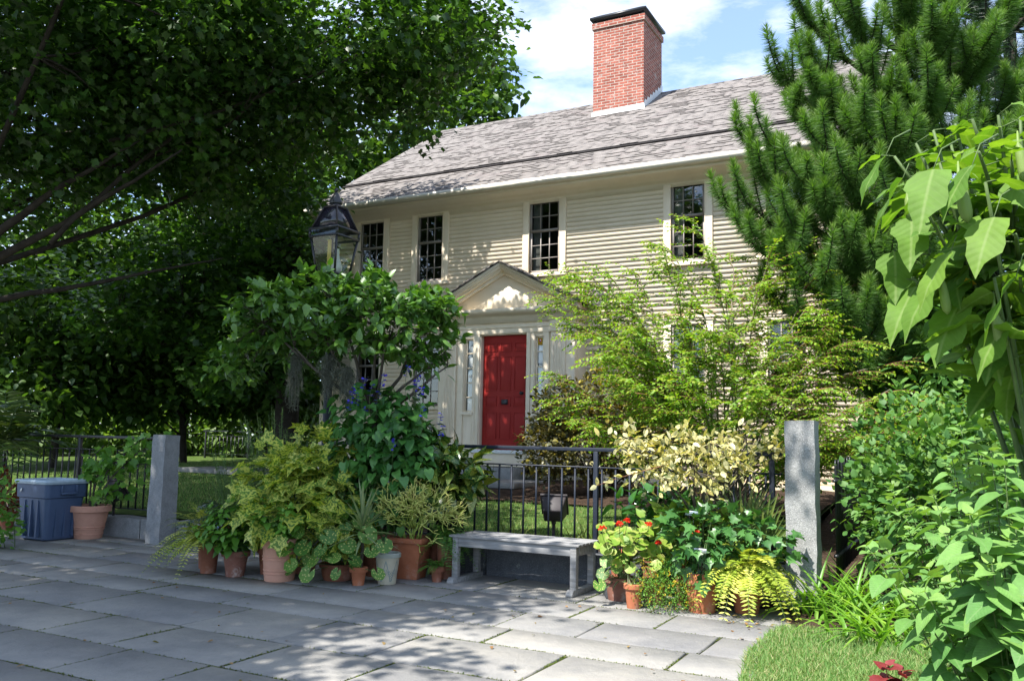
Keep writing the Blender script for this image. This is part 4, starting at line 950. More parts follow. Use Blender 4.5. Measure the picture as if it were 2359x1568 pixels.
for (x_, y_, r_, h_, lab) in [(-2.98, 8.85, .10, .30, 'pot under the trailing lime fern by the pale curb'), (-3.10, 9.14, .10, .42, 'pot under the upright lime fern sprays'), (-2.78, 9.06, .09, .45, 'tall narrow pot of the dark glossy fronds'), (-2.42, 9.22, .13, .30, 'pot of the larger feathery herb bush'), (-2.84, 9.30, .09, .30, 'pot of the smaller feathery herb sprays'),
                              (-.62, 8.78, .09, .40, 'tall pot of the fern between planter and bench'), (-.68, 8.57, .06, .15, 'tiny pot of the small fern at the bench foot'), (-.72, 9.07, .115, .32, 'pot of the gold dusted shrub'), (1.50, 7.66, .065, .44, 'narrow tall pot of the upright striped leaves'), (1.30, 8.02, .09, .35, 'pot of the glossy plant by the railing'), (2.12, 7.68, .10, .36, 'pot of the stiff fan palm')]:
    pot('flower_pot', 'shaded terracotta ' + lab, x_, y_, r_, r_ * .75, h_, MT['tc_dark'], .05)

# plant tags
def plant_tag(label, x, y, z, tilt, mat, w=.11):
    o = thing('plant_tag', label, 'plant tag', (x, y, z), R(-8), 'plant name tags')
    T = lambda p: (p[0] * math.cos(tilt) - p[2] * math.sin(tilt), p[1] - p[2] * .5, p[0] * math.sin(tilt) + p[2] * math.cos(tilt))
    MB().hexa([T((i * w / 2, j * .002, k * .02)) for k in (-1, 1) for j in (-1, 1) for i in (-1, 1)]).build('plate', mat, o)
    m = MB()
    for k in range(2): m.hexa([T((-w * .36 + i * w * (.6 - .2 * k), -.0032 - .0006 * j, .009 - .013 * k + .0022 * q)) for q in (-1, 1) for j in (0, 1) for i in (0, 1)])
    m.build('print', MT['tagblack'], o)
    a = np.linspace(0, math.pi, 8)
    m = MB(); m.tube([T((-.018, .004, -.02)), (-.012, 0, -.16)], .0017, 5).tube([T((.018, .004, -.02)), (.012, 0, -.16)], .0017, 5).tube([T((-.016 * math.cos(q), .003, .02 + .012 * math.sin(q))) for q in a], .0017, 5)
    m.build('wire', MT['bronze'], o)
plant_tag('white name tag tilted over the cream glazed pot', -1.145, 8.33, .375, R(10), MT['tagwhite'])
plant_tag('white name tag over the large sunlit terracotta pot', 1.545, 7.12, .52, R(-3), MT['tagwhite'], .098)
plant_tag('grey name tag under the cream variegated shrub', 1.52, 7.32, .80, R(-5), MT['binrim'], .10)

# ------------------------------------------------------------------ plants: generators
def unit(v): v = np.asarray(v, float); return v / (np.linalg.norm(v, axis=-1, keepdims=True) + 1e-9)
UPV = np.array([0, 0, 1.0])
def lobe_pts(rng, lobes, n, shell=.55):
    """points in a union of ellipsoids, mostly near their surfaces; returns points, outward directions, lobe index"""
    L_ = np.array([l[:6] for l in lobes], float); a = (L_[:, 3] * L_[:, 4] * L_[:, 5]) ** (2 / 3) * np.array([l[6] if len(l) > 6 else 1.0 for l in lobes])
    k = rng.choice(len(L_), n, p=a / a.sum()); u = rand_dirs(rng, n); r = shell + (1 - shell) * rng.random(n) ** .6
    return L_[k, :3] + u * L_[k, 3:6] * r[:, None], unit(u / L_[k, 3:6]), k
def sprigs(rng, C, O, per, spread):
    """per leaves round each cluster centre"""
    n = len(C); P = np.repeat(C, per, 0) + rng.normal(size=(n * per, 3)) * spread; return P, np.repeat(O, per, 0)
def foliage(name, parent, mat, tpl, rng, lobes, n, size, shell=.55, per=1, spread=.05, out=.7, up=.25, rnd=.6, nup=1.0, nrnd=.5, svar=.3, wid=None, dark=None, smooth=False, zmin=None):
    C, O, k = lobe_pts(rng, lobes, max(1, n // per), shell)
    P, O = sprigs(rng, C, O, per, spread)
    if zmin is not None: q = P[:, 2] > zmin; P, O = P[q], O[q]
    m = len(P)
    D = unit(O * out + UPV * up + rand_dirs(rng, m) * rnd); Nn = unit(UPV * nup + O * .45 + rand_dirs(rng, m) * nrnd)
    sz = size * (1 + svar * (rng.random(m) * 2 - 1))
    mb = MB().leaves(tpl, P, D, Nn, sz, rng.random(m) if dark is None else np.clip(rng.random(m) * dark, 0, 1), wid=None if wid is None else sz * wid)
    return mb.build(name, mat, parent, smooth=smooth), C
def limbs(name, parent, mat, rng, base, ends, r0, r1=.004, bend=.3, n=8, sides=6, fork=None):
    m = MB()
    for e in ends:
        e = np.asarray(e, float); b = np.asarray(base[rng.integers(len(base))] if isinstance(base, list) else base, float)
        mid = (b + e) / 2 + rng.normal(size=3) * np.linalg.norm(e - b) * bend * .3 + np.array([0, 0, np.linalg.norm(e - b) * bend * .25])
        pts = bez(b, mid, e, n); m.tube(pts, np.linspace(r0, r1, n), sides)
    return m.build(name, mat, parent, smooth=True)
def plant(name, label, cat, loc, group=None): return thing(name, label, cat, tuple(float(v) for v in loc), 0, group)
def frond_mesh(mb, rng, base, d, length, droop, tpl, leaf_len, npair, mat=None, wid=1.0, fold=.3, rnd=None, stem=None, taper=True, up=0.0):
    """one arching frond with paired leaflets"""
    d = unit(d); t = np.linspace(0, 1, 24); hd = unit(np.array([d[0], d[1], 0.0]))
    pts = np.asarray(base)[None] + d[None] * (t * length)[:, None] + np.array([0, 0, -1.0])[None] * (droop * length * t ** 2.2)[:, None]
    pts += np.cross(hd, UPV)[None] * (rng.normal() * .06 * length * t ** 2)[:, None]
    tt = np.linspace(.12, .99, npair); P = np.stack([np.interp(tt, t, pts[:, i]) for i in range(3)], 1)
    T = unit(np.gradient(P, axis=0)); side = unit(np.cross(T, UPV)); nor = unit(np.cross(side, T))
    ll = leaf_len * (np.sin(np.pi * np.clip(tt * .86 + .14, 0, 1)) ** .6 if taper else np.ones(npair)) * (.9 + .2 * rng.random(npair))
    rv = rng.random(npair) if rnd is None else np.clip(rnd + rng.normal(size=npair) * .12, 0, 1)
    for sg in (-1, 1):
        D = unit(side * sg + T * .35 + nor * (fold - .2) + rng.normal(size=P.shape) * .08)
        mb.leaves(tpl, P, D, nor + rng.normal(size=P.shape) * .15, ll, rv, wid=ll * wid)
    if stem is not None: stem.tube(pts[::3], np.linspace(.004, .0012, len(pts[::3])) * (length / .5), 4)
    return pts

# ------------------------------------------------------------------ trees
def tree(name, label, trunk, lobes, n, size, mat, bark, seed, per=14, spread=.28, tpl=T_MAPLE, trunk_r=.25, group=None, nlimb=26, shell=.35, hang=.35, limbs_vis=None, sub=True, flat=.6):
    rng = np.random.default_rng(seed); tx, ty, tz, th = trunk
    o = plant(name, label, 'tree', (tx, ty, tz), group); off = np.array([tx, ty, tz])
    L_ = [(l[0] - tx, l[1] - ty, l[2] - tz, *l[3:]) for l in lobes]
    C, O, k = lobe_pts(rng, L_, n // per, shell)
    P, O2 = sprigs(rng, C, O, per, np.array([spread, spread, spread * flat])); m = len(P)
    D = unit(O2 * .35 + rand_dirs(rng, m) * np.array([1, 1, .4]) - UPV * hang); Nn = unit(UPV * 1.0 + rand_dirs(rng, m) * .55 + D * .3)
    sz = size * (.65 + .6 * rng.random(m))
    MB().leaves(tpl, P, D, Nn, sz, rng.random(m)).build('crown', mat, o)
    tb = MB(); h = th
    top = np.array([rng.normal() * .2, rng.normal() * .2, h])
    pts = bez((0, 0, -.3), (rng.normal() * .15, rng.normal() * .15, h * .5), top, 10); rr = np.linspace(trunk_r, trunk_r * .5, 10); rr[0] *= 1.35; tb.tube(pts, rr, 10)
    tb.build('trunk', bark, o, smooth=True)
    lb = MB(); idx = rng.choice(len(C), min(nlimb, len(C)), replace=False)
    nodes = []
    for i in idx:
        f = rng.uniform(.35, 1.0); b = np.array([np.interp(f, np.linspace(0, 1, 10), pts[:, q]) for q in range(3)])
        ln = np.linalg.norm(C[i] - b); mid = b * .45 + C[i] * .55 + np.array([0, 0, -.10 * ln]) + rng.normal(size=3) * .08 * ln
        p = bez(b, mid, C[i], 9); p += np.cumsum(rng.normal(size=p.shape) * .012 * ln, 0) * np.linspace(0, 1, 9)[:, None]
        r_ = np.linspace(min(.055, trunk_r * .3), .010, 9); lb.tube(p, r_, 6)
        nodes += [p[j] for j in (4, 5, 6, 7)]
    nodes = np.array(nodes)
    if sub and len(nodes):
        for i in rng.choice(len(C), min(len(C), nlimb * 6), replace=False):
            dd = np.linalg.norm(nodes - C[i], axis=1); j = dd.argmin()
            if dd[j] < 3.5: q = bez(nodes[j], (nodes[j] + C[i]) / 2 + rng.normal(size=3) * .15 * dd[j], C[i], 6); lb.tube(q, np.linspace(.02, .005, 6), 4)
    for (A, B_, Cc, ra, rb_) in (limbs_vis or []):
        p = bez(np.array(A) - off, np.array(B_) - off, np.array(Cc) - off, 12); p += np.cumsum(rng.normal(size=p.shape) * .02, 0); lb.tube(p, np.linspace(ra, rb_, 12), 8)
    lb.build('limb', bark, o, smooth=True)
    return o
def PL(px, py, y, rx, ry, rz): p = W(px, py, y); return (p[0], p[1], p[2], rx, ry, rz)

maple_lobes = [PL(80, 60, 11, 1.9, 2.2, 1.1), PL(380, 40, 11, 1.9, 2, 1.0), PL(700, 60, 11.5, 1.9, 2, 1.0), PL(960, 60, 12.5, 1.1, 1.6, .9), PL(1075, 90, 13, .62, 1.0, .75),
               PL(975, 205, 13, .62, 1.0, .42), PL(800, 220, 13, .9, 1.2, .5), PL(935, 300, 13.2, .30, .5, .16), PL(640, 250, 13, 1.35, 1.7, .75), PL(430, 240, 12, 1.7, 1.9, .85),
               PL(150, 260, 11.5, 1.6, 1.9, .8), PL(60, 430, 12, 1.1, 1.6, .6), PL(330, 400, 13.5, 1.6, 1.8, .7), PL(530, 380, 14.5, 1.5, 1.8, .7), PL(600, 450, 16, 1.1, 1.5, .5),
               PL(500, 120, 15, 2.2, 2, 1.2), PL(780, 150, 15.5, 1.3, 1.6, .8), PL(200, 130, 15, 2.3, 2, 1.3), PL(580, 300, 17, 1.7, 2, 1.0), PL(250, 330, 17, 2.4, 2, 1.0),
               (-5.6, 13.6, 9.2, 1.9, 2.0, .9), (-3.3, 12.8, 8.9, .9, .9, .5, 1.6), (-7.8, 10.5, 9.0, 3.0, 3.0, 1.2), (-5.6, 11.4, 8.8, 1.8, 1.8, .9), (-10.2, 13.5, 8.4, 2.6, 2.4, .9), (-12.0, 16.5, 8.6, 2.8, 2.4, .9), (-7.6, 16.0, 9.0, 1.8, 1.8, .8),
               (-5.6, 4.6, 8.2, 2.2, 2.0, .9, 2.2), (-7.2, 2.2, 7.6, 2.4, 2.2, .9, 2.2), (-6.1, 1.0, 7.0, 1.8, 1.7, .8, 2.2), (-9.5, 4.6, 8.2, 2.6, 2.6, .9, 2.0), (-8.3, 7.5, 8.5, 2.6, 2.4, .9, 1.8), (-4.6, 7.6, 8.3, .9, .9, .5, 1.5), (-8.0, -.8, 7.2, 2.6, 2.2, .9, 2.0),
               (-.62, 4.70, 7.5, .13, .13, .13, 2.2), (-3.95, 2.45, 7.0, .22, .2, .2, 2.2), (-6.95, 3.7, 8.7, 2.0, 2.0, .8, 2.2), (-6.9, .6, 7.9, 2.1, 2.0, .8, 2.2), (-9.0, 2.2, 8.4, 2.4, 2.2, .8, 2.2)]
mb_ = W(-250, 1000, 12.3)
tree('maple_tree', 'great maple in the top left spreading dark shade over the paving and house', (mb_[0], mb_[1], .2, 7.5), maple_lobes, 165000, .118, G['maple'], MT['bark_dark'], 21, per=26, spread=.24, trunk_r=.34, nlimb=40, shell=.25,
     limbs_vis=[(W(-160, 660, 12.2), W(120, 560, 11.8), W(430, 345, 11.2), .085, .012), (W(-120, 640, 12), W(60, 460, 11.5), W(330, 330, 11.3), .08, .015), (W(120, 560, 11.6), W(380, 300, 11.8), W(760, 40, 12.2), .04, .01),
                (W(-100, 200, 11), W(160, 150, 11), W(500, 20, 11.4), .045, .012), (W(250, 330, 11.5), W(600, 240, 11.5), W(900, 90, 12), .032, .008), (W(-60, 700, 12.6), W(300, 640, 13), W(520, 600, 13.5), .05, .008)])
tb2 = W(655, 1000, 19)
tree('maple_tree', 'dark trunked maple on the shaded lawn behind the citrus tree', (tb2[0], tb2[1], .5, 5.2), [PL(600, 760, 18, 1.3, 1.6, .9), PL(450, 640, 18.5, 1.7, 1.8, .9), PL(690, 600, 19, 1.2, 1.6, .9), PL(560, 500, 20, 1.9, 2, .9), PL(330, 720, 18, 1.3, 1.6, .7), PL(700, 830, 17.5, .7, 1, .6), PL(520, 850, 17, .7, 1, .5)],
     15000, .16, G['maple'], MT['bark_dark'], 22, per=14, spread=.30, trunk_r=.30, nlimb=20)
bgs = [((60, 820, 30), [(-40, 560, 30, 4, 3, 3), (150, 690, 31, 2.6, 2.5, 1.8), (60, 820, 29, 2.6, 2, 1.6)], 'broad dark tree beyond the railing behind the bin'),
       ((300, 840, 34), [(300, 560, 34, 3.4, 3, 2.4), (260, 760, 33, 2.6, 2, 1.7), (400, 830, 32, 2.2, 2, 1.4)], 'round tree far back above the shaded stone post'),
       ((520, 830, 38), [(520, 640, 38, 4.0, 3, 2.4), (640, 560, 38, 2.6, 3, 2.6), (560, 860, 36, 2.4, 2, 1.5)], 'far tree with bright gaps behind the maple trunk'),
       ((960, 700, 30), [(980, 330, 30, 3.0, 3, 2.4), (800, 420, 30, 2.6, 3, 2.2), (1110, 210, 31, 1.25, 2, 1.7), (1010, 120, 32, 2.2, 2, 1.8), (720, 500, 29, 1.6, 2, 2.5)], 'sunlit green tree rising behind the house gable end')]
for i, (b, ls, lab) in enumerate(bgs):
    p = W(*b); tree('shade_tree', lab, (p[0], p[1], .3, max(3.0, W(ls[0][0], ls[0][1], ls[0][2])[2] - .5)), [PL(*l) for l in ls], 9500, .30, G['bgtree'], MT['bark_dark'], 30 + i, per=12, spread=.5, tpl=T_OV_W, trunk_r=.3, nlimb=14, group='trees beyond the shaded lawn', sub=False)
for i, (b, ls, lab) in enumerate([((120, 1000, 19), [(40, 720, 19, 1.6, 1.5, 1.3), (200, 800, 19.5, 1.4, 1.4, 1.0), (60, 900, 18.5, 1.4, 1.3, .9), (250, 900, 20, 1.2, 1.3, .7)], 'dark drooping tree just beyond the railing behind the bin'),
       ((430, 1000, 21), [(420, 770, 21, 1.5, 1.5, 1.0), (340, 880, 20.5, 1.3, 1.2, .8), (500, 890, 21.5, 1.2, 1.2, .7), (480, 690, 22, 1.6, 1.5, .9)], 'dark leafy tree above the shaded granite post'),
       ((610, 1000, 23), [(600, 880, 22, 1.2, 1.2, .9), (690, 900, 21, .7, 1, .9), (560, 790, 23, 1.4, 1.4, 1.0)], 'dark leafy tree close to the maple trunk')]):
    p = W(*b); tree('understory_tree', lab, (p[0], p[1], .4, 2.4), [PL(*l) for l in ls], 6500, .20, G['bgtree'], MT['bark_dark'], 40 + i, per=10, spread=.34, tpl=T_OV_W, trunk_r=.10, nlimb=16, group='trees at the edge of the shaded lawn', sub=False)
def bush(name, label, cat, loc, lobes, n, size, mat, tpl, seed, stems=10, stem_mat=None, r0=.012, group=None, base_spread=.1, **kw):
    """lobes relative to loc"""
    rng = np.random.default_rng(seed); o = plant(name, label, cat, loc, group)
    f, C = foliage('foliage', o, mat, tpl, rng, lobes, n, size, **kw)
    if stems:
        ends = C[rng.choice(len(C), min(stems, len(C)), replace=False)]
        m = MB()
        for e in ends:
            b = np.array([*rng.normal(size=2) * base_spread, -.02]); mid = b * .5 + e * .5 + np.array([0, 0, .15 * np.linalg.norm(e)]) + rng.normal(size=3) * .05
            m.tube(bez(b, mid, e, 7), np.linspace(r0, r0 * .3, 7), 5)
        m.build('stem', stem_mat or MT['bark'], o, smooth=True)
    return o
for i, (px, y, h, w, lab) in enumerate([(40, 25, 1.8, 1.9, 'sunlit hedge bush beyond the railing at the far end'), (250, 27, 1.5, 2.2, 'sunlit bush seen through the railing above the bin'), (440, 28, 2.2, 1.7, 'yellow green bush between the stone post and the maple trunk'), (560, 27, 2.6, 1.5, 'tall yellow green bush behind the maple trunk'), (700, 27, 2.0, 1.6, 'bright bush seen under the hanging moss')]):
    p = W(px, 1000, y)
    bush('hedge_bush', lab, 'bush', (p[0], p[1], .5), [(0, 0, h * .5, w, 1.0, h * .5), (w * .4, 0, h * .75, w * .5, .8, h * .35), (-w * .4, .2, h * .65, w * .5, .8, h * .4)], 2600, .22, G['bgyellow'], T_OV, 50 + i, stems=10, r0=.03, group='bushes beyond the shaded lawn', shell=.4)

# conifers: upright bottle brush shoots on sweeping boughs
def conifer(label, loc, boughs, trunk_top, trunk_r, mat, seed, nn, nlen=.13, group='conifers'):
    rng = np.random.default_rng(seed); o = plant('conifer_tree', label, 'tree', loc, None); loc = np.asarray(loc, float)
    tb = MB(); tb.tube(bez((0, 0, -.2), (.05, .05, trunk_top * .5), (0, 0, trunk_top), 10), np.linspace(trunk_r, trunk_r * .25, 10), 10); tb.build('trunk', MT['bark_dark'], o, smooth=True)
    lb = MB(); nd = MB(); P_ = []; D_ = []; Nn_ = []; R_ = []; S_ = []
    for (bz, tip, rise, k) in boughs:
        tip = np.asarray(tip) - loc; b = np.array([0, 0, bz]); ln = np.linalg.norm(tip - b)
        mid = b * .4 + tip * .6 + np.array([0, 0, -.18 * ln]); pts = bez(b, mid, tip, 12); lb.tube(pts, np.linspace(.05, .012, 12), 6)
        for j in range(k):
            f = 1.0 if j == 0 else rng.uniform(.35, 1) ** .7; q = np.array([np.interp(f, np.linspace(0, 1, 12), pts[:, i]) for i in range(3)])
            outw = unit(np.array([tip[0], tip[1], 0]) + rng.normal(size=3) * .6 * ln * np.array([1, 1, 0]))
            L_ = rng.uniform(.32, .72) * rise; a = q + np.array([0, 0, -.05]); d1 = unit(outw * rng.uniform(.3, 1.0) + UPV * .5); e = a + d1 * L_ * .5 + (UPV * .85 + outw * .15) * L_ * .6
            sp = bez(a, a + d1 * L_ * .55, e, 9); lb.tube(sp, np.linspace(.014, .005, 9), 4)
            m = int(nn * rng.uniform(.7, 1.2)); t = rng.random(m) ** .8; c = np.stack([np.interp(t, np.linspace(0, 1, 9), sp[:, i]) for i in range(3)], 1)
            T = unit(np.gradient(sp, axis=0)); ax = np.stack([np.interp(t, np.linspace(0, 1, 9), T[:, i]) for i in range(3)], 1)
            rd = rand_dirs(rng, m); rd = unit(rd - ax * np.sum(rd * ax, 1)[:, None])
            wt = .15 + 1.5 * np.clip(t - .72, 0, 1) / .28
            D = unit(rd * (1.0 - .25 * np.clip(t - .8, 0, 1) * 5)[:, None] + ax * wt[:, None] + UPV * -.12)
            P_.append(c); D_.append(D); Nn_.append(unit(np.cross(D, rand_dirs(rng, m)))); S_.append(nlen * (.75 + .4 * rng.random(m)) * (1 - .3 * (t > .93)))
            R_.append(np.clip(.12 + .38 * rng.random(m) + .65 * np.clip(t - .72, 0, 1) * 2.2, 0, 1))
    P_, D_, Nn_, S_, R_ = map(np.concatenate, (P_, D_, Nn_, S_, R_))
    nd.leaves(T_NEEDLE, P_, D_, Nn_, S_, R_, wid=np.full(len(P_), .0088)); nd.build('foliage', mat, o); lb.build('bough', MT['bark_dark'], o, smooth=True)
    return o
rc2 = np.random.default_rng(77); boughs = []
cl = np.array([5.35, 11.6, .3])
for (px, py, y, k) in [(1700, 500, 10.9, 4), (1730, 470, 10.6, 4), (1770, 420, 10.5, 5), (1740, 340, 11, 5), (1780, 330, 10.4, 5), (1830, 260, 10.8, 6), (1800, 170, 11, 5), (1850, 120, 10.8, 6), (1860, 40, 11, 6), (1880, 200, 10.3, 7), (1900, 330, 10.2, 8), (1860, 420, 10.2, 8),
                       (1830, 520, 10.3, 7), (1900, 480, 10.1, 8), (1960, 420, 10, 8), (1990, 300, 10.2, 8), (2010, 180, 10.4, 8), (1980, 60, 10.5, 8), (2060, 350, 10, 8), (2080, 480, 10, 8), (1960, 560, 10, 8), (1820, 600, 10.4, 7), (1760, 570, 10.6, 5),
                       (1890, 640, 10.1, 8), (2030, 620, 10, 8), (2120, 560, 10, 8), (2140, 240, 10.4, 8), (2150, 100, 10.6, 8), (2090, 20, 10.8, 8), (2200, 330, 10.4, 7), (1950, 740, 10.1, 8), (2060, 740, 10, 8), (2150, 700, 10.2, 8), (1860, 760, 10.4, 6), (1990, 850, 10.2, 6), (2100, 840, 10.2, 7), (2250, 160, 10.8, 8), (2300, 60, 11, 8), (2340, 220, 11, 7), (2260, 500, 10.6, 7), (2200, 620, 10.4, 7), (1900, -60, 10.9, 7), (2050, -80, 10.8, 7), (2200, -70, 10.8, 7), (1790, 690, 10.9, 3)]:
    tip = W(px, py, y); boughs.append((max(.4, tip[2] - .55 - cl[2] - .12 * np.linalg.norm(tip[:2] - cl[:2])), tip, 1.0, k))
for j in range(26):
    a = rc2.uniform(-.5, 2.6); h = rc2.uniform(1.0, 7.0); rr = 2.3 * (1 - h / 11); boughs.append((h, cl + np.array([rr * math.sin(a + .4), rr * math.cos(a + .4), h + .5]), 1.0, 6))
conifer('green conifer with upright bottle brush shoots before the house end', cl, [(a, b, c * 1.15, int(d * 2.5)) for a, b, c, d in boughs], 8.2, .20, G['conifer'], 78, 540, .130)
cl2 = np.array([8.6, 14.5, .4]); b2 = []
for j in range(95):
    a = rc2.uniform(0, 6.28); h = rc2.uniform(3.0, 9.5); rr = 2.9 * (1 - h / 14); b2.append((h, cl2 + np.array([rr * math.sin(a), rr * math.cos(a), h + .4]), 1.4, 8))
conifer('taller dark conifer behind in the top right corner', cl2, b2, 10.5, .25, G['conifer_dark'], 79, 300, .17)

# ------------------------------------------------------------------ dense greenery closing the right side
for i, (x, y, h, w, lab) in enumerate([(10.2, 13.0, 5.2, 1.9, 'dense dark evergreen behind the angel\'s trumpet'), (12.4, 19, 7.5, 2.8, 'tall dark evergreen beyond the two conifers'), (5.75, 10.6, 3.0, 1.0, 'leafy green shrub at the foot of the conifer')]):
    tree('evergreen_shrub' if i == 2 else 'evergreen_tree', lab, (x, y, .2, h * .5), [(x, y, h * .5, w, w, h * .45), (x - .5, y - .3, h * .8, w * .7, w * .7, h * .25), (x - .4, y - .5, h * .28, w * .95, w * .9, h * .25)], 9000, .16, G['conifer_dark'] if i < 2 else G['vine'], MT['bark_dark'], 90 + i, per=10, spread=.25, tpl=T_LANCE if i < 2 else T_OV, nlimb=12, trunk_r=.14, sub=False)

# ------------------------------------------------------------------ shrubs behind the railing
sb = W(1375, 1075, 13.0); sb = np.array([sb[0], sb[1], .62])
bush('purple_shrub', 'purple green small leaved shrub beside the red door', 'shrub', sb, [(-.15, 0, .75, .95, .7, .62), (.55, .1, .85, .75, .7, .72), (-.5, -.05, 1.15, .5, .5, .5), (.25, 0, 1.45, .6, .55, .42), (1.05, .1, .75, .5, .5, .6), (-.75, 0, .7, .45, .5, .55), (1.2, .1, 1.2, .45, .4, .4)], 11000, .066, G['barberry'], T_OV_W, 101, stems=16, r0=.014, stem_mat=MT['bark_dark'], shell=.35, per=6, spread=.05)
# the big airy shrub: arching branches set with small leaves in two ranks
def airy(label, loc, tips, seed):
    rng = np.random.default_rng(seed); o = plant('arching_shrub', label, 'shrub', loc); loc = np.asarray(loc, float)
    bm = MB(); tw = MB(); P_ = []; D_ = []; N__ = []; R_ = []
    def leafy(pts, f0, gap):
        L_ = np.concatenate([[0], np.cumsum(np.linalg.norm(np.diff(pts, axis=0), axis=1))]); n = max(3, int(L_[-1] * (1 - f0) / gap)); d = np.linspace(f0, 1, n) * L_[-1]
        p = np.stack([np.interp(d, L_, pts[:, i]) for i in range(3)], 1); T = unit(np.gradient(p, axis=0)); sd = unit(np.cross(T, UPV) + rng.normal(size=3) * .15); sg = np.where(np.arange(n) % 2, 1, -1)[:, None]
        P_.append(p); D_.append(unit(sd * sg + T * .55 - UPV * .25 + rng.normal(size=p.shape) * .25)); N__.append(unit(UPV + rng.normal(size=p.shape) * .35)); R_.append(np.clip(.15 + .5 * rng.random(n) + .38 * (d / L_[-1]) ** 2, 0, 1))
    for tip in tips:
        e = np.asarray(tip) - loc; b = np.array([*rng.normal(size=2) * .12, -.05]); ln = np.linalg.norm(e)
        mid = np.array([e[0] * .30, e[1] * .30, e[2] * .72]) + rng.normal(size=3) * .06 * ln
        p = bez(b, mid, e, 16); p += np.cumsum(rng.normal(size=p.shape) * .008 * ln, 0) * np.linspace(0, 1, 16)[:, None]; bm.tube(p, np.linspace(.017, .003, 16), 5); leafy(p, .5, .028)
        for k in range(int(15 + ln * 9.5)):
            f = rng.uniform(.36, .98); q = np.array([np.interp(f, np.linspace(0, 1, 16), p[:, i]) for i in range(3)]); T = unit(p[min(15, int(f * 15) + 1)] - p[int(f * 15) - 1])
            d = unit(T * np.array([1.0, 1.0, .4]) + unit(np.cross(T, UPV)) * rng.choice([-1, 1]) * rng.uniform(.3, 1.1) + unit(np.array([e[0], e[1] * .4, 0])) * .55 + np.array([0, 0, rng.uniform(-.2, .3)])); l = rng.uniform(.3, .85) * (1.15 - .5 * f)
            s_ = bez(q, q + d * l * .55 + UPV * .04, q + d * l - UPV * l * .14, 8); tw.tube(s_, np.linspace(.0045, .0015, 8), 4); leafy(s_, .08, .021)
            for kk in range(rng.integers(0, 3)):
                g = rng.integers(2, 6); d3 = unit(d + rng.normal(size=3) * .5); l3 = rng.uniform(.12, .3); s3 = bez(s_[g], s_[g] + d3 * l3 * .5, s_[g] + d3 * l3 - UPV * .03, 5); tw.tube(s3, np.linspace(.0025, .001, 5), 3); leafy(s3, .1, .019)
    P_, D_, N__, R_ = map(np.concatenate, (P_, D_, N__, R_))
    MB().leaves(T_SMALL, P_, D_, N__, .053 * (.7 + .6 * rng.random(len(P_))), R_).build('foliage', o_mat, o)
    bm.build('branch', MT['bark_pale'], o, smooth=True); tw.build('twig', MT['redstem'], o, smooth=True)
    return o
def airy_build(label, loc, tips, seed, mat):
    global o_mat
    o_mat = mat; return airy(label, loc, tips, seed)
ab = W(1665, 1060, 10.6); ab = np.array([ab[0], ab[1], .40])
tips = [W(px, py, y) for px, py, y in [(1275, 690, 11.2), (1340, 600, 10.6), (1390, 625, 10.2), (1300, 760, 10.8), (1330, 850, 10.0), (1420, 700, 9.8), (1290, 640, 11.6), (1460, 640, 11), (1530, 545, 10.8), (1630, 545, 10.4), (1570, 600, 9.9), (1690, 640, 10.6), (1480, 780, 9.5), (1400, 830, 9.4),
      (1760, 600, 10.4), (1830, 590, 10.6), (1985, 560, 10.8), (1900, 620, 10.2), (1990, 660, 10.4), (1860, 700, 9.8), (2080, 770, 10.2), (2070, 740, 10.5), (1960, 800, 9.7), (2130, 860, 10.0), (1800, 780, 9.4), (1680, 760, 9.4), (1580, 720, 9.6), (1650, 690, 10), (2190, 915, 9.6), (2040, 880, 9.4),
      (1720, 560, 11), (1450, 900, 9.4), (1880, 880, 9.3), (1960, 940, 9.3), (1760, 880, 9.2), (1600, 860, 9.2), (1530, 930, 9.3), (1850, 980, 9.1), (2080, 990, 9.2), (1700, 930, 9.2), (1380, 760, 9.9), (2150, 800, 9.9), (2040, 700, 10.2), (2170, 960, 9.4), (1300, 900, 10.4), (1350, 950, 10.0), (2000, 1010, 9.1), (1880, 1020, 9.0), (1920, 720, 10), (1610, 800, 9.5), (1540, 820, 9.6)]]
airy_build('airy yellow green shrub with long arching twigs before the house wall', ab, tips, 111, G['feather'])

# ------------------------------------------------------------------ right side: vine shrub, lilies, broad leaved plant, angel's trumpet
vb = np.array([3.55, 7.1, .0])
bush('leafy_shrub', 'bushy green shrub behind the lily clump and the sunlit post', 'shrub', vb, [(0, 0, .9, .85, .8, .75), (.7, -.2, 1.2, .8, .7, .8), (-.05, .5, .95, .55, .7, .55), (1.3, -.5, .9, .9, .8, .9), (.3, .7, 1.35, .8, .7, .55), (.9, .4, 1.7, .7, .6, .45)], 8200, .072, G['vine'], T_OV_W, 121, stems=22, r0=.012, shell=.45, per=4, spread=.06)
def strap_clump(name, label, cat, loc, n, ln, w, mat, seed, spread=.12, arch=(.5, 1.3), tilt=(.15, .75), group=None, seg=8):
    rng = np.random.default_rng(seed); o = plant(name, label, cat, loc, group); mb = MB()
    for k in range(n):
        a = rng.uniform(0, 2 * math.pi); b = np.array([*(rng.normal(size=2) * spread), 0]); th_ = rng.uniform(*tilt)
        D = np.array([math.cos(a) * math.sin(th_), math.sin(a) * math.sin(th_), math.cos(th_)]); Nn = np.array([-math.cos(a) * math.cos(th_), -math.sin(a) * math.cos(th_), math.sin(th_)])
        l = ln * rng.uniform(.6, 1.15); mb.leaves(strap_tpl(w / l, seg, rng.uniform(*arch) * (th_ + .2)), b, D, Nn, l, rng.random(1))
    mb.build('foliage', mat, o, smooth=True); return o
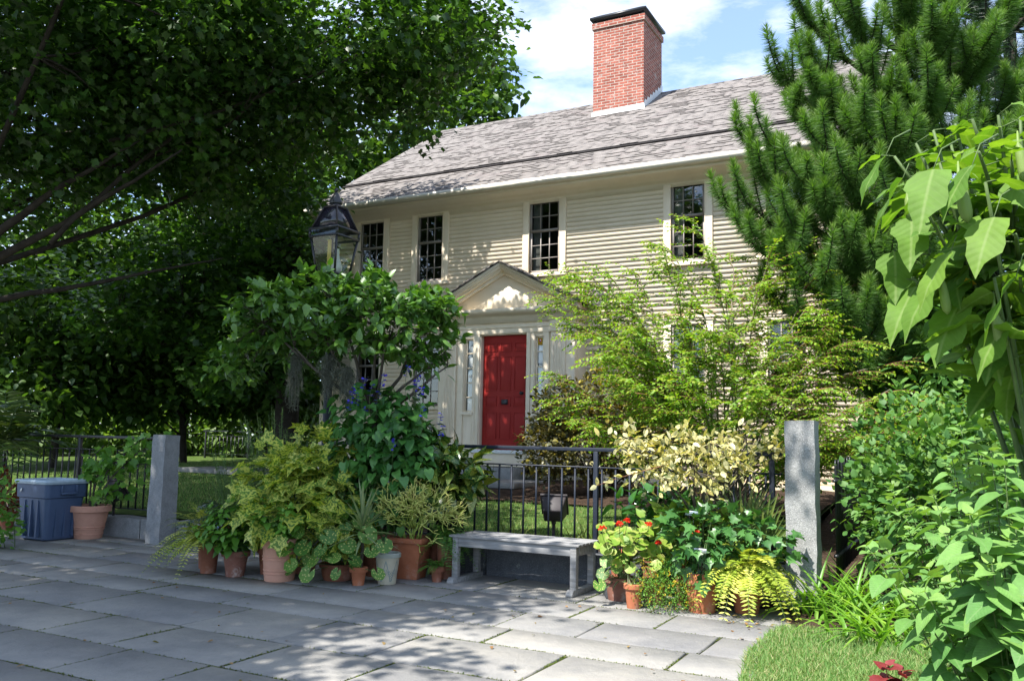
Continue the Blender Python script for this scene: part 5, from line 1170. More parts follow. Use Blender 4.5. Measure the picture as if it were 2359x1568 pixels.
for k, (x, y, n, l, lab) in enumerate([(2.72, 6.95, 60, .62, 'lily clump with arching blades at the foot of the sunlit post'), (2.62, 6.35, 46, .46, 'bright lily clump at the lawn edge'), (3.15, 6.6, 60, .62, 'lily clump under the bushy shrub'), (2.50, 7.25, 40, .5, 'short lily clump in front of the sunlit post'), (2.95, 7.5, 50, .70, 'tall lily blades against the black picket fence')]):
    strap_clump('lily_plant', lab, 'lily', (x, y, .01), n, l, .016, G['lily'], 130 + k, spread=.15, arch=(.7, 1.6), group='lily clumps by the sunlit post')
# broad leaved sage: stems with opposite pairs of leaves
def paired(name, label, cat, loc, nst, h, rad, leaf, mat, seed, stem_mat=None, tpl=T_HEART, gap=.075, lean=.5, flowers=None, group=None, zbase=0.0, pet=.03, rmin=.0, tipdark=0.0, hvar=(.55, 1.05)):
    rng = np.random.default_rng(seed); o = plant(name, label, cat, loc, group); sm = MB(); lf = MB()
    for k in range(nst):
        a = rng.uniform(0, 2 * math.pi); rr = rad * math.sqrt(rng.uniform(rmin, 1)); hh = h * rng.uniform(*hvar) * (1 - .25 * (rr / rad) ** 2)
        b = np.array([math.cos(a) * rr * lean * .4, math.sin(a) * rr * lean * .4, zbase]); e = np.array([math.cos(a) * rr, math.sin(a) * rr, hh]) + rng.normal(size=3) * .04
        p = bez(b, np.array([b[0] * .6 + e[0] * .4, b[1] * .6 + e[1] * .4, zbase + (hh - zbase) * .6]), e, 12); sm.tube(p, np.linspace(.0055, .0022, 12), 5)
        L_ = np.concatenate([[0], np.cumsum(np.linalg.norm(np.diff(p, axis=0), axis=1))]); d = np.arange(L_[-1], L_[-1] * .22, -gap * .5); dd = []; x = L_[-1]; g = gap * .35
        while x > L_[-1] * .22: dd.append(x); x -= g; g = min(gap, g * 1.35)
        for j, x in enumerate(dd):
            q = np.array([np.interp(x, L_, p[:, i]) for i in range(3)]); T = unit(np.array([np.interp(min(L_[-1], x + .03), L_, p[:, i]) for i in range(3)]) - np.array([np.interp(x - .03, L_, p[:, i]) for i in range(3)]))
            u = unit(np.cross(T, [.3, .2, 1.0] if abs(T[2]) < .95 else [1, 0, 0])); v = np.cross(T, u); ph = j * math.pi / 2 + k
            for sgn in (1, -1):
                s_ = sgn * (math.cos(ph) * u + math.sin(ph) * v); dn = unit(s_ * 1.0 + T * (.5 if j < 2 else .15) - UPV * (.25 if j > 1 else -.1) + rng.normal(size=3) * .15)
                sz = leaf * (.42 + .2 * j if j < 3 else rng.uniform(.8, 1.15)); st_ = q + s_ * pet * (.3 if j < 2 else 1)
                lf.leaves(tpl, st_, dn, unit(UPV * .8 + T * .4 + rng.normal(size=3) * .2), sz, np.clip([.85 - .2 * j + rng.normal() * .12 if j < 3 else rng.random() * .6], 0, 1))
    lf.build('foliage', mat, o, smooth=True); sm.build('stem', stem_mat or MT['stem'], o, smooth=True)
    return o, o
paired('sage_plant', 'big broad leaved green plant in the bottom right corner', 'plant', (2.06, 3.55, 0), 52, 1.42, .62, .118, G['fsalvia'], 141, gap=.10)
paired('sage_plant', 'second broad leaved green plant crowding the lawn edge near the red leaves', 'plant', (2.55, 4.6, 0), 34, 1.5, .6, .11, G['fsalvia'], 142, gap=.10)
# angel's trumpet
def angels_trumpet():
    rng = np.random.default_rng(151); loc = np.array([2.42, 3.85, 0]); o = plant('angels_trumpet', 'tall plant with huge drooping leaves and hanging pods at the upper right', 'plant', loc)
    sm = MB(); lf = MB(); nodes = []
    trunk = bez((0, 0, 0), (-.05, .05, .9), (-.18, -.08, 1.95), 8); sm.tube(trunk, np.linspace(.034, .02, 8), 8)
    T_B = ovate(.29, .36, .06, .30, 8)
    T_B = ([(x * (1 + .16 * math.sin(k * 2.3)), y + .02 * math.sin(k * 4.1), z_ + .055 * math.sin(y * 9 + (2 if x > 0 else 0)) * (abs(x) > .01)) for k, (x, y, z_) in enumerate(T_B[0])], T_B[1])
    tips = [W(px, py, y) - loc for px, py, y in [(2060, 360, 3.7), (2110, 330, 3.7), (2150, 300, 3.6), (2200, 285, 3.6), (2240, 275, 3.5), (2300, 265, 3.4), (2350, 270, 3.6), (2165, 375, 3.4), (2255, 350, 3.3), (2330, 370, 3.3), (2090, 420, 3.8), (2190, 330, 3.9), (2290, 330, 3.9), (2160, 610, 3.6), (2230, 560, 3.4), (2130, 550, 3.9), (2290, 640, 3.3), (2340, 540, 3.2), (2220, 680, 3.7), (2280, 470, 3.6), (2350, 450, 3.8), (2200, 480, 3.9), (2300, 740, 3.5), (2400, 290, 3.5), (2430, 420, 3.5), (2410, 620, 3.4), (2270, 420, 3.2), (2350, 640, 3.3), (2120, 460, 3.5), (2100, 640, 3.7)]]
    for e in tips:
        b = trunk[rng.integers(3, 8)]; p = bez(b, b * .45 + e * .55 + np.array([0, 0, .12]), e, 9); sm.tube(p, np.linspace(.014, .006, 9), 6); nodes.append(p)
        for j in range(10):
            a = rng.uniform(0, 2 * math.pi) + j * 2.4; f = 1 - .06 * j; q = np.array([np.interp(f, np.linspace(0, 1, 9), p[:, i]) for i in range(3)])
            hz_ = np.array([math.cos(a), math.sin(a), 0]); pet = rng.uniform(.02, .08); d0 = unit(hz_ + UPV * rng.uniform(.0, .45)); q2 = q + d0 * pet; sm.tube([q, q2], [.003, .0022], 4)
            L_ = rng.uniform(.12, .27) * (.6 if j < 3 else 1); dn = unit(hz_ + UPV * rng.uniform(-.75, .30) * (.5 if j < 4 else 1) + rng.normal(size=3) * .12); lf.leaves(T_B, q2, dn, unit(UPV + hz_ * .3 + rng.normal(size=3) * .28), L_, np.clip([.7 * rng.random() + (.3 if j < 3 else 0)], 0, 1))
    # long hanging leaves under the crown
    for px, py, y, L_ in [(2060, 640, 3.8, .30), (2110, 720, 3.7, .33), (2160, 700, 3.5, .34), (2210, 760, 3.5, .33), (2260, 820, 3.6, .28), (2320, 800, 3.4, .30), (2190, 640, 3.3, .3), (2290, 560, 3.2, .3), (2340, 700, 3.2, .32), (2100, 560, 3.6, .30), (2150, 450, 3.3, .33), (2040, 420, 3.7, .27), (2080, 470, 3.6, .33), (2240, 440, 3.2, .28)]:
        q = W(px, py - 60, y) - loc; a = rng.uniform(2.4, 5.4); L_ *= .85; lf.leaves(T_B, q, unit([math.cos(a) * .9, math.sin(a) * .7, -1]), unit([math.cos(a), math.sin(a) - .3, .7]), L_, [rng.random() * .7]); sm.tube([q, q + np.array([.06, .05, .10]), q + np.array([.16, .1, .16])], [.0022, .003, .004], 4)
    lf.build('foliage', G['brug'], o, smooth=True); sm.build('stem', MT['stem'], o, smooth=True)
    for px, py, y, l in [(2168, 640, 3.45, .15), (2290, 700, 3.4, .19), (2090, 450, 3.7, .17), (2208, 400, 3.3, .20), (2120, 420, 3.9, .10), (2345, 330, 3.3, .16), (2160, 430, 3.5, .12)]:
        q = W(px, py, y) - loc; t = np.linspace(0, 1, 10); ax = np.array([.12, -.05, -1.0]); pts = q + np.outer(t * l, unit(ax)); r_ = .021 * l / .16 * np.interp(t, [0, .08, .3, .75, .95, 1], [.25, .6, .85, 1, .7, .15])
        MB().tube(np.vstack([q + np.array([.0, 0, .05]), pts]), np.concatenate([[.003], r_]), 10).build('flower_bud', G['bud'], o, smooth=True)
    MB().leaves(T_PETAL, np.array([W(2225, 640, 3.5) - loc] * 4), unit(rand_dirs(rng, 4) - UPV), rand_dirs(rng, 4), .05).build('wilted_flower', G['yflower'], o)
angels_trumpet()
cb_ = W(2035, 1490, 4.2); paired('coleus_plant', 'crimson leaved plant peeping from under the broad leaved plant', 'plant', (cb_[0], cb_[1], .02), 5, .37, .10, .12, G['coleus'], 161, gap=.07, stem_mat=MT['redstem'])

# ------------------------------------------------------------------ the plant group left of the bench
citb = np.array([-1.42, 9.05, .35])
def citrus():
    rng = np.random.default_rng(171); o = plant('citrus_tree', 'small spreading tree with glossy green leaves in front of the lamp post', 'tree', citb)
    L_ = []
    for px, py, y, rx, rz in [(620, 690, 9.0, .36, .18), (700, 650, 8.9, .25, .14), (730, 720, 8.8, .42, .22), (830, 690, 8.8, .42, .22), (900, 740, 8.7, .42, .22), (960, 710, 8.9, .35, .20), (1010, 770, 8.9, .24, .22), (1000, 690, 9.0, .20, .12), (780, 780, 8.8, .38, .14), (640, 760, 9.1, .34, .18), (880, 800, 8.8, .30, .12), (560, 720, 9.1, .22, .10), (970, 830, 8.9, .22, .10), (1030, 720, 8.9, .13, .10), (755, 640, 8.9, .10, .08), (790, 730, 9.0, .4, .24), (860, 660, 9.1, .3, .14), (680, 820, 9.3, .35, .16), (580, 780, 9.3, .3, .16), (540, 840, 9.6, .3, .2)]:
        p = W(px, py, y) - citb; L_.append((*p, rx, .45, rz))
    C, O, k = lobe_pts(rng, L_, 560, .25); per = 7; P, O2 = sprigs(rng, C, O, per, .03); m = len(P); ph = rng.random(m) * 6.28
    D = unit(O2 * .5 + rand_dirs(rng, m) * .9 + UPV * .1); Nn = unit(UPV + O2 * .5 + rand_dirs(rng, m) * .4)
    MB().leaves(T_OV_W, P, D, Nn, .112 * (.7 + .55 * rng.random(m)), rng.random(m), wid=.10 * (.7 + .5 * rng.random(m))).build('foliage', G['citrus'], o, smooth=True)
    tm = MB(); fork = np.array([.02, -.05, 1.25]); tm.tube(bez((0, 0, 0), (.06, 0, .6), fork, 10), np.linspace(.05, .04, 10), 8)
    mains = [W(px, py, y) - citb for px, py, y in [(690, 800, 8.9), (620, 760, 9.0), (760, 770, 8.7), (860, 740, 8.9), (900, 790, 8.7), (1000, 830, 8.9), (1040, 840, 8.9), (960, 760, 9.1), (800, 700, 9.0)]]
    nodes = []
    for e in mains:
        p = bez(fork, fork * .5 + e * .5 + np.array([0, 0, -.08]), e, 9) + np.cumsum(rng.normal(size=(9, 3)) * .012, 0); tm.tube(p, np.linspace(.026, .008, 9), 6); nodes += list(p[3:])
    nodes = np.array(nodes)
    tm.build('trunk', MT['bark'], o, smooth=True); tw = MB()
    for i in range(0, len(C), 2):
        j = np.linalg.norm(nodes - C[i], axis=1).argmin(); tw.tube(bez(nodes[j], (nodes[j] + C[i]) / 2 + rng.normal(size=3) * .04, C[i], 5), np.linspace(.006, .002, 5), 4)
    tw.build('twig', MT['bark'], o, smooth=True)
    fr_ = None
    for px, py, y in [(745, 660, 8.6), (880, 760, 8.5)]:
        f = MB(); q = W(px, py, y) - citb; f.lathe([(0, -.022), (.016, -.018), (.022, 0), (.016, .018), (0, .022)], 12, c=(q[0], q[1])); f.V[0][:, 2] += q[2]; f.build('fruit', G['citrus'], o, smooth=True)
citrus()
def hanging_moss(label, px, py, y, l, w, seed):
    rng = np.random.default_rng(seed); q = W(px, py, y); o = plant('hanging_moss', label, 'moss', q, 'hanging moss under the citrus tree'); mb = MB()
    for k in range(70):
        x = rng.normal() * w * .4; yy = rng.normal() * w * .3; ll = l * rng.uniform(.45, 1.0) * (1 - min(.6, abs(x) / w * .5)); n = 12; t = np.linspace(0, 1, n)
        p = np.stack([x * (.4 + .8 * np.sin(t * 2.2)) + np.cumsum(rng.normal(size=n)) * .008, yy * (.5 + t) + np.cumsum(rng.normal(size=n)) * .008, -t * ll + .02], 1); mb.tube(p, .0022, 3, rng.random(), cap=False)
        cp = np.repeat(p[1:], 3, 0); m = len(cp); mb.leaves(T_NEEDLE, cp, unit(rand_dirs(rng, m) - UPV * .4), rand_dirs(rng, m), .045, rng.random(m), wid=np.full(m, .004))
    mb.build('strands', G_MOSS, o)
G_MOSS = MT['moss_grey']
hanging_moss('grey hanging moss apart from the others, nearest the maple trunk', 680, 822, 8.95, .60, .075, 181)
hanging_moss('thick grey hanging moss before the lamp post', 758, 822, 8.8, .55, .09, 182)
hanging_moss('short grey hanging moss touching the violet flowered bush', 800, 850, 8.75, .40, .09, 183)

p_ = W(870, 1200, 8.75)
bush('blue_sage', 'tall heart leaved bush with violet blue flower spikes', 'bush', (-1.30, 8.82, 0), [(-.14, 0, 1.58, .36, .3, .30), (.16, 0, 1.40, .36, .3, .36), (-.24, 0, 1.22, .32, .28, .34), (.10, -.05, 1.02, .40, .3, .36), (.38, .05, 1.18, .26, .28, .28), (-.05, 0, .72, .36, .28, .26), (.22, .02, 1.68, .2, .2, .18)], 1500, .098, G['salvia'], T_HEART, 191, stems=26, r0=.006, stem_mat=MT['stem'], shell=.6, out=.75, up=-.55, nup=.75, rnd=.45, smooth=True)
bs = bpy.data.objects['blue_sage']; rf_ = np.random.default_rng(192)
for px, py in [(803, 935), (810, 905), (852, 905), (880, 880), (868, 920), (955, 890), (968, 905), (960, 880), (973, 950), (1012, 968), (838, 955), (905, 1030), (745 + 90, 890), (822, 925), (935, 860), (1015, 1000)]:
    q = W(px, py, 8.5 + rf_.uniform(-.1, .1)) - np.array(bs.location); mb = MB(); n = 15; zz = np.sort(rf_.random(n)) * .13; a = rf_.random(n) * 6.28
    mb.leaves(T_PETAL, np.stack([q[0] + zz * .15, q[1] + zz * 0, q[2] + zz - .05], 1), unit(np.stack([np.cos(a), np.sin(a), .3 + 0 * a], 1)), unit(np.stack([0 * a, 0 * a, 1 + 0 * a], 1) + rf_.normal(size=(n, 3)) * .4), .036, rf_.random(n))
    fs = mb.build('flower_spike', G['blueflower'], bs); MB().tube([q + np.array([0, 0, -.22]), q + np.array([.0, 0, -.05]), q + np.array([.02, 0, .09])], .0018, 4).build('flower_stalk', MT['stem'], fs)
bush('speckled_shrub', 'yellow speckled lobed leaf shrub in the middle of the potted group', 'shrub', (-2.02, 8.62, .15), [(-.22, -.02, .62, .34, .3, .30), (.12, 0, .62, .36, .3, .34), (.05, .1, .95, .26, .25, .22), (-.35, .05, .85, .24, .22, .2), (.35, -.05, .42, .28, .25, .24), (-.05, -.12, .42, .4, .25, .22), (.1, .3, 1.05, .28, .25, .22)], 520, .19, G['abutilon_y'], T_LOBED, 201, stems=16, r0=.008, stem_mat=MT['bark'], shell=.75, out=.75, up=-.35, nup=.55, rnd=.35, smooth=False)
def feathery(name, label, loc, n, h, spread, mat, seed, ln=.032):
    rng = np.random.default_rng(seed); o = plant(name, label, 'herb', loc); lf = MB(); st = MB()
    for k in range(n):
        a = rng.uniform(0, 6.28); e = np.array([math.cos(a) * spread[0] * math.sqrt(rng.random()), math.sin(a) * spread[1] * math.sqrt(rng.random()), h * rng.uniform(.55, 1.05)]); b = e * np.array([.35, .35, 0.1]); p = bez(b, b * .6 + e * .4 + UPV * h * .15, e, 14); st.tube(p, np.linspace(.004, .0012, 14), 4)
        m = 110; t = rng.uniform(.25, 1, m); c = np.stack([np.interp(t, np.linspace(0, 1, 14), p[:, i]) for i in range(3)], 1); T = unit(e - b); D = unit(rand_dirs(rng, m) + T * .8); lf.leaves(T_NEEDLE, c, D, rand_dirs(rng, m), ln * (.7 + .6 * rng.random(m)), rng.random(m), wid=np.full(m, .005))
    lf.build('foliage', mat, o); st.build('stem', MT['stem'], o, smooth=True)
feathery('rosemary_bush', 'feathery dark green herb bush behind the speckled shrub', (-2.42, 9.22, .26), 80, 1.34, (.50, .3), G['rosemary'], 211)
feathery('rosemary_bush', 'feathery herb sprays leaning over the pale granite curb', (-2.84, 9.30, .26), 44, .95, (.35, .3), G['rosemary'], 212)
bush('aucuba_shrub', 'gold dusted long leaf shrub before the red door', 'shrub', (-.70, 9.05, .1), [(-.05, 0, .98, .30, .3, .24), (.16, -.05, .85, .27, .3, .26), (-.2, .05, 1.12, .22, .25, .2), (.02, -.1, .72, .34, .28, .2), (.28, 0, .98, .16, .2, .16)], 420, .175, G['aucuba'], T_DROOP, 221, stems=12, r0=.012, stem_mat=MT['bark_dark'], shell=.5, out=.75, up=.15, nup=.8, smooth=True)
for k, (x, y, lab) in enumerate([(-2.66, 8.66, 'blue flowering leafy plant in the chalky clay pot'), (-2.16, 8.47, 'blue flowering leafy plant in the large salmon pot')]):
    o, _ = paired('plumbago_plant', lab, 'plant', (x, y, .2 + .17 * k), 40 - 4 * k, .56 - .14 * k, .34 + .02 * k, .094, G['plumbago'], 231 + k, gap=.055, tpl=T_OV_W, hvar=(.4, 1.05), group='blue flowering potted plants', pet=.012)
    rr = np.random.default_rng(240 + k)
    for j in range(7):
        u = rand_dirs(rr, 1)[0]; q = np.array([u[0] * .22, -abs(u[1]) * .24, .26 - .08 * k + u[2] * .12]); MB().leaves(T_PETAL, np.repeat(q[None], 7, 0) + rr.normal(size=(7, 3)) * .008, rand_dirs(rr, 7), rand_dirs(rr, 7), .016, rr.random(7)).build('flower', G['paleblue'], o)
def round_leaf(name, label, loc, spots, size, mat, seed, base):
    rng = np.random.default_rng(seed); o = plant(name, label, 'plant', loc); loc = np.asarray(loc); lf = MB(); st = MB()
    for (px, py, y) in spots:
        q = W(px, py, y) - loc; b = np.array([rng.normal() * .03, rng.normal() * .03, base]); out = unit(np.array([q[0], q[1] - .18, .0]) + rng.normal(size=3) * .25); nor = unit(out * .75 + UPV * .75 + np.array([-.15, -.5, 0])); d = unit(np.cross(np.cross(nor, out + rng.normal(size=3) * .4 - UPV * .5), nor))
        s = size * rng.uniform(.72, 1.15); lf.leaves(T_ROUND, q - d * s * .45, d, nor, s, rng.random(1)); st.tube(bez(b, b * .4 + q * .6 + UPV * .05, q - nor * .006, 6), .0035, 5)
    lf.build('foliage', mat, o, smooth=True); st.build('stem', MT['stem'], o, smooth=True); return o
rr = np.random.default_rng(251)
sp = [(690, 1225, 8.3), (745, 1200, 8.35), (795, 1215, 8.3), (700, 1260, 8.25), (755, 1235, 8.2), (800, 1255, 8.2), (845, 1230, 8.25), (770, 1285, 8.15), (725, 1290, 8.2), (815, 1290, 8.15), (670, 1300, 8.25), (855, 1270, 8.15), (690, 1200, 8.4), (720, 1175, 8.45), (885, 1255, 8.2), (870, 1320, 8.1), (775, 1320, 8.1), (740, 1265, 8.15), (785, 1180, 8.4), (830, 1200, 8.35), (710, 1320, 8.2), (660, 1265, 8.3), (760, 1160, 8.45)]
round_leaf('leopard_plant', 'round leaved plant with yellow spots spilling over the low bowl', (-1.64, 8.58, .1), sp + [(px + rr.uniform(-22, 22), py + rr.uniform(-12, 12), y + .12) for px, py, y in sp[:14]], .165, G['farfugium'], 252, .03)
def yucca(name, label, loc, z0, n, ln, w, mat, seed, trunk=True, group=None, tilt=(.05, 1.75)):
    rng = np.random.default_rng(seed); o = plant(name, label, 'plant', loc, group); mb = MB()
    for k in range(n):
        a = 2.4 * k; th_ = tilt[0] + (tilt[1] - tilt[0]) * (k / n) ** .8; D = np.array([math.cos(a) * math.sin(th_), math.sin(a) * math.sin(th_), math.cos(th_)]); Nn = np.array([-math.cos(a) * math.cos(th_), -math.sin(a) * math.cos(th_), math.sin(th_)]); l = ln * rng.uniform(.75, 1.1)
        mb.leaves(strap_tpl(w / l, 5, .12 * (th_ + .3)), np.array([0, 0, z0 - .004 * k]), D, Nn, l, rng.random(1))
    mb.build('foliage', mat, o, smooth=True)
    if trunk: MB().tube([(0, 0, 0), (.01, 0, z0 * .5), (0, 0, z0)], [.018, .015, .013], 7).build('stem', MT['bark'], o, smooth=True)
    return o
yp = W(868, 1205, 8.35); yucca('yucca_plant', 'spiky rosette of striped sword leaves on a thin stem', (-1.375, 8.32, .12), yp[2] - .12, 38, .42, .019, G['yucca'], 261)
def pencil():
    rng = np.random.default_rng(271); loc = np.array([-.96, 8.78, .34]); o = plant('pencil_cactus', 'pale yellow pencil cactus with forking twigs in the square planter', 'succulent', loc); mb = MB()
    def grow(p, d, l, r, lev):
        e = p + d * l; m = (p + e) / 2 + rng.normal(size=3) * .012; mb.tube([p, m, e], [r, r * .9, r * .85], 5, np.clip(.05 + .105 * lev + rng.normal() * .12, 0, 1))
        if lev >= 6 or (lev > 3 and rng.random() < .12): return
        for k in range(2 if rng.random() < .72 else 3):
            dd = unit(d + rng.normal(size=3) * .55 + UPV * .10 + np.array([e[0], e[1], 0]) * .5); grow(e, dd, l * rng.uniform(.72, .98), r * .9, lev + 1)
    for k in range(13): a = rng.uniform(0, 6.28); grow(np.array([math.cos(a) * .05, math.sin(a) * .05, 0]), unit([math.cos(a) * .45, math.sin(a) * .45, 1]), .165, .0068, 1)
    mb.build('twigs', G['euphorbia'], o, smooth=True)
pencil()
def fern(name, label, loc, n, ln, mat, seed, npair=22, leaf=.042, rise=(.2, 1.1), droop=(.35, .9), wid=.5, arc=(0, 6.28), group=None, rnd=None, tpl=T_SMALL):
    rng = np.random.default_rng(seed); o = plant(name, label, 'fern', loc, group); mb = MB(); st = MB()
    for k in range(n):
        a = rng.uniform(*arc); el = rng.uniform(*rise); frond_mesh(mb, rng, np.array([rng.normal() * .03, rng.normal() * .03, 0]), [math.cos(a) * math.cos(el), math.sin(a) * math.cos(el), math.sin(el)], ln * rng.uniform(.6, 1.1), rng.uniform(*droop), tpl, leaf, npair, wid=wid, stem=st, rnd=None if rnd is None else rng.random())
    mb.build('fronds', mat, o); st.build('stem', MT['stem'], o, smooth=True); return o
fern('fern_plant', 'green fern spilling beside the square planter and bench', (-.62, 8.78, .38), 60, .46, G['fern'], 281, droop=(.55, 1.2), leaf=.058)
fern('fern_plant', 'small fern tucked under the end of the bench', (-.68, 8.57, .14), 18, .30, G['fern'], 282, leaf=.035, droop=(.3, .7))
fern('lime_fern', 'yellow lime fern trailing onto the flagstones by the pale curb', (-2.98, 8.85, .28), 44, .72, G['limefern'], 283, droop=(.45, .95), leaf=.062, arc=(2.2, 5.2), rnd=1)
fern('lime_fern', 'lime fern sprays beside the dark glossy fronds', (-3.10, 9.14, .40), 26, .55, G['limefern'], 284, rise=(.6, 1.3), droop=(.3, .6), leaf=.045, rnd=1)
fern('cycad_plant', 'dark plant with glossy arching fronds in the potted group', (-2.78, 9.06, .43), 17, .78, G['cycad'], 285, npair=17, leaf=.115, rise=(.3, 1.2), droop=(.4, .8), wid=.75, arc=(2.4, 5.4), tpl=T_LANCE)

# ------------------------------------------------------------------ the plant group right of the bench
def elaeagnus():
    rng = np.random.default_rng(301); loc = np.array([1.78, 7.80, .28]); o = plant('variegated_shrub', 'spreading shrub with cream and yellow leaves over the railing', 'shrub', loc); L_ = []
    for px, py, y, rx, rz in [(1450, 1010, 7.6, .18, .12), (1500, 1050, 7.5, .24, .14), (1570, 1020, 7.6, .26, .12), (1640, 1040, 7.5, .28, .13), (1720, 1020, 7.7, .24, .12), (1770, 1030, 7.8, .14, .10), (1600, 1085, 7.4, .34, .13), (1700, 1080, 7.6, .26, .10), (1520, 1095, 7.5, .20, .10), (1640, 1120, 7.5, .16, .10)]:
        p = W(px, py, y) - loc; L_.append((*p, rx, .26, rz))
    C, O, k = lobe_pts(rng, L_, 215, .3); per = 5; P, O2 = sprigs(rng, C, O, per, .04); m = len(P)
    MB().leaves(ovate(.24, .5, .08, .15, 4), P, unit(O2 * .5 + rand_dirs(rng, m)), unit(UPV * .8 + rand_dirs(rng, m) * .7), .078 * (.65 + .6 * rng.random(m)), rng.random(m)).build('foliage', G['elaeagnus'], o, smooth=True)
    tm = MB(); fk = np.array([-.1, -.08, .32]); tm.tube(bez((0, 0, 0), (-.05, -.03, .15), fk, 6), np.linspace(.03, .025, 6), 7); nodes = []
    for i in range(9):
        e = np.array(L_[i][:3]); p = bez(fk, fk * .5 + e * .5 + rng.normal(size=3) * .04, e, 8); tm.tube(p, np.linspace(.017, .005, 8), 6); nodes += list(p[2:])
    nodes = np.array(nodes)
    for c in C[::2]: j = np.linalg.norm(nodes - c, axis=1).argmin(); tm.tube(bez(nodes[j], (nodes[j] + c) / 2 + rng.normal(size=3) * .03, c + rng.normal(size=3) * .03, 5), np.linspace(.004, .0016, 5), 4)
    tm.build('trunk', MT['bark'], o, smooth=True)
    sp = MB(); q = [W(1540, 1070, 7.4) - loc, W(1450, 1090, 7.3) - loc, W(1375, 1118, 7.3) - loc]; pp = bez(q[0], q[1], q[2], 9); sp.tube(pp, np.linspace(.004, .0015, 9), 4); sp.build('branch', MT['redstem'], o, smooth=True)
    MB().leaves(T_OV, np.repeat(pp[3:], 2, 0), unit(rand_dirs(rng, 12) + np.array([-.4, 0, 0])), unit(rand_dirs(rng, 12) + UPV), .075, rng.random(12)).build('foliage', G['elaeagnus'], o, smooth=True)
elaeagnus()
def geranium():
    rng = np.random.default_rng(311); loc = np.array([1.02, 7.98, .34]); o = plant('geranium_plant', 'yellow green geranium with scarlet flower heads beside the bench', 'plant', loc); lf = MB(); st = MB()
    spots = [(1400, 1235), (1425, 1250), (1450, 1225), (1475, 1240), (1500, 1220), (1415, 1280), (1445, 1265), (1480, 1270), (1510, 1255), (1530, 1280), (1400, 1265), (1460, 1300), (1500, 1295), (1435, 1225), (1395, 1215), (1480, 1210), (1520, 1235), (1430, 1300), (1540, 1255), (1465, 1250), (1390, 1250), (1495, 1265), (1440, 1245), (1515, 1300), (1475, 1225), (1420, 1235), (1550, 1300), (1410, 1250)]
    for k, (px, py) in enumerate(spots * 2):
        q = W(px + rng.uniform(-12, 12), py + rng.uniform(-10, 10), 7.45 + rng.uniform(-.05, .14) + .14 * (k >= len(spots))) - loc; nor = unit(np.array([q[0] * .9, -.55, .75]) + rng.normal(size=3) * .25); d = unit(np.cross(nor, rand_dirs(rng, 1)[0])); s = .108 * rng.uniform(.7, 1.2)
        lf.leaves(T_ROUND, q - d * s * .5, d, nor, s, rng.random(1)); st.tube(bez((0, 0, -.08), q * .5 + UPV * .03, q - nor * .005, 5), .003, 4)
    lf.build('foliage', G['geranium'], o, smooth=True); st.build('stem', MT['stem'], o, smooth=True)
    for px, py, r_ in [(1388, 1218, .032), (1428, 1208, .03), (1444, 1200, .024), (1494, 1208, .03), (1604, 1228, .03), (1516, 1250, .02)]:
        q = W(px, py, 7.32) - loc; n = 42; u = rand_dirs(rng, n); u[:, 2] = np.abs(u[:, 2]) * .8; h = MB().leaves(T_PETAL, q + u * r_ * .6, unit(u + rng.normal(size=(n, 3)) * .5), u, .022, rng.random(n)).build('flower_head', G['redflower'], o); MB().tube([q * np.array([.6, .4, .2]), q + np.array([0, .02, -.05]), q], .0022, 4).build('flower_stalk', MT['stem'], h)
geranium()
round_leaf('leopard_plant', 'round glossy leaves beside the bench end', (.99, 7.83, .15), [(1398, 1290, 7.6), (1412, 1275, 7.7), (1420, 1305, 7.55), (1390, 1320, 7.55), (1405, 1310, 7.6), (1435, 1285, 7.65), (1380, 1345, 7.5)], .14, G['farfugium'], 321, .02)
bush('dark_lobed_shrub', 'dark green lobed leaf shrub in the large sunlit pot', 'shrub', (1.66, 7.35, .25), [(-.12, 0, .36, .30, .25, .22), (.16, 0, .42, .26, .25, .2), (.40, .02, .34, .18, .2, .16), (-.05, -.08, .2, .22, .15, .18), (.62, -.03, .3, .12, .14, .16)], 300, .105, G['abutilon_d'], T_LOBED, 331, stems=18, r0=.006, stem_mat=MT['stem'], shell=.6, out=.7, up=-.25, nup=.75, rnd=.4)
def yellow_bush():
    rng = np.random.default_rng(341); loc = np.array([1.30, 7.33, 0]); o = bush('yellow_flower_bush', 'low fine leaved bush with tiny yellow flowers on the flagstones', 'bush', loc, [(0, 0, .16, .22, .18, .17), (.1, 0, .26, .17, .15, .14), (-.12, 0, .22, .12, .14, .13), (.2, .02, .12, .14, .14, .12)], 3400, .017, G['plumbago'], T_SMALL, 342, stems=14, r0=.003, stem_mat=MT['stem'], shell=.5)
    C, O, k = lobe_pts(rng, [(0, 0, .16, .24, .2, .19), (.1, 0, .28, .19, .17, .15), (.2, .02, .12, .16, .15, .14), (-.1, 0, .3, .14, .12, .14)], 170, .9); P, O2 = sprigs(rng, C, O, 4, .006); MB().leaves(T_PETAL, P, unit(O2 + rand_dirs(rng, len(P)) * .8), O2, .011, rng.random(len(P))).build('blossom', G['yflower'], o)
yellow_bush()
fern('lime_fern', 'bright lime fern drooping over its pot below the sunlit post', (1.98, 7.26, .34), 110, .53, G['limefern'], 351, npair=20, leaf=.09, rise=(.1, 1.2), droop=(.45, 1.1), wid=.55, rnd=1)
strap_clump('variegated_grass', 'cream edged spiky plant in the wide clay pot', 'plant', (.99, 7.78, .17), 22, .20, .011, G['agave'], 361, spread=.025, arch=(.3, .8), tilt=(.2, 1.3))
strap_clump('variegated_grass', 'cream edged spiky plant in the small plain orange pot', 'plant', (1.06, 7.44, .17), 16, .17, .010, G['agave'], 362, spread=.02, arch=(.2, .6), tilt=(.1, 1.0))
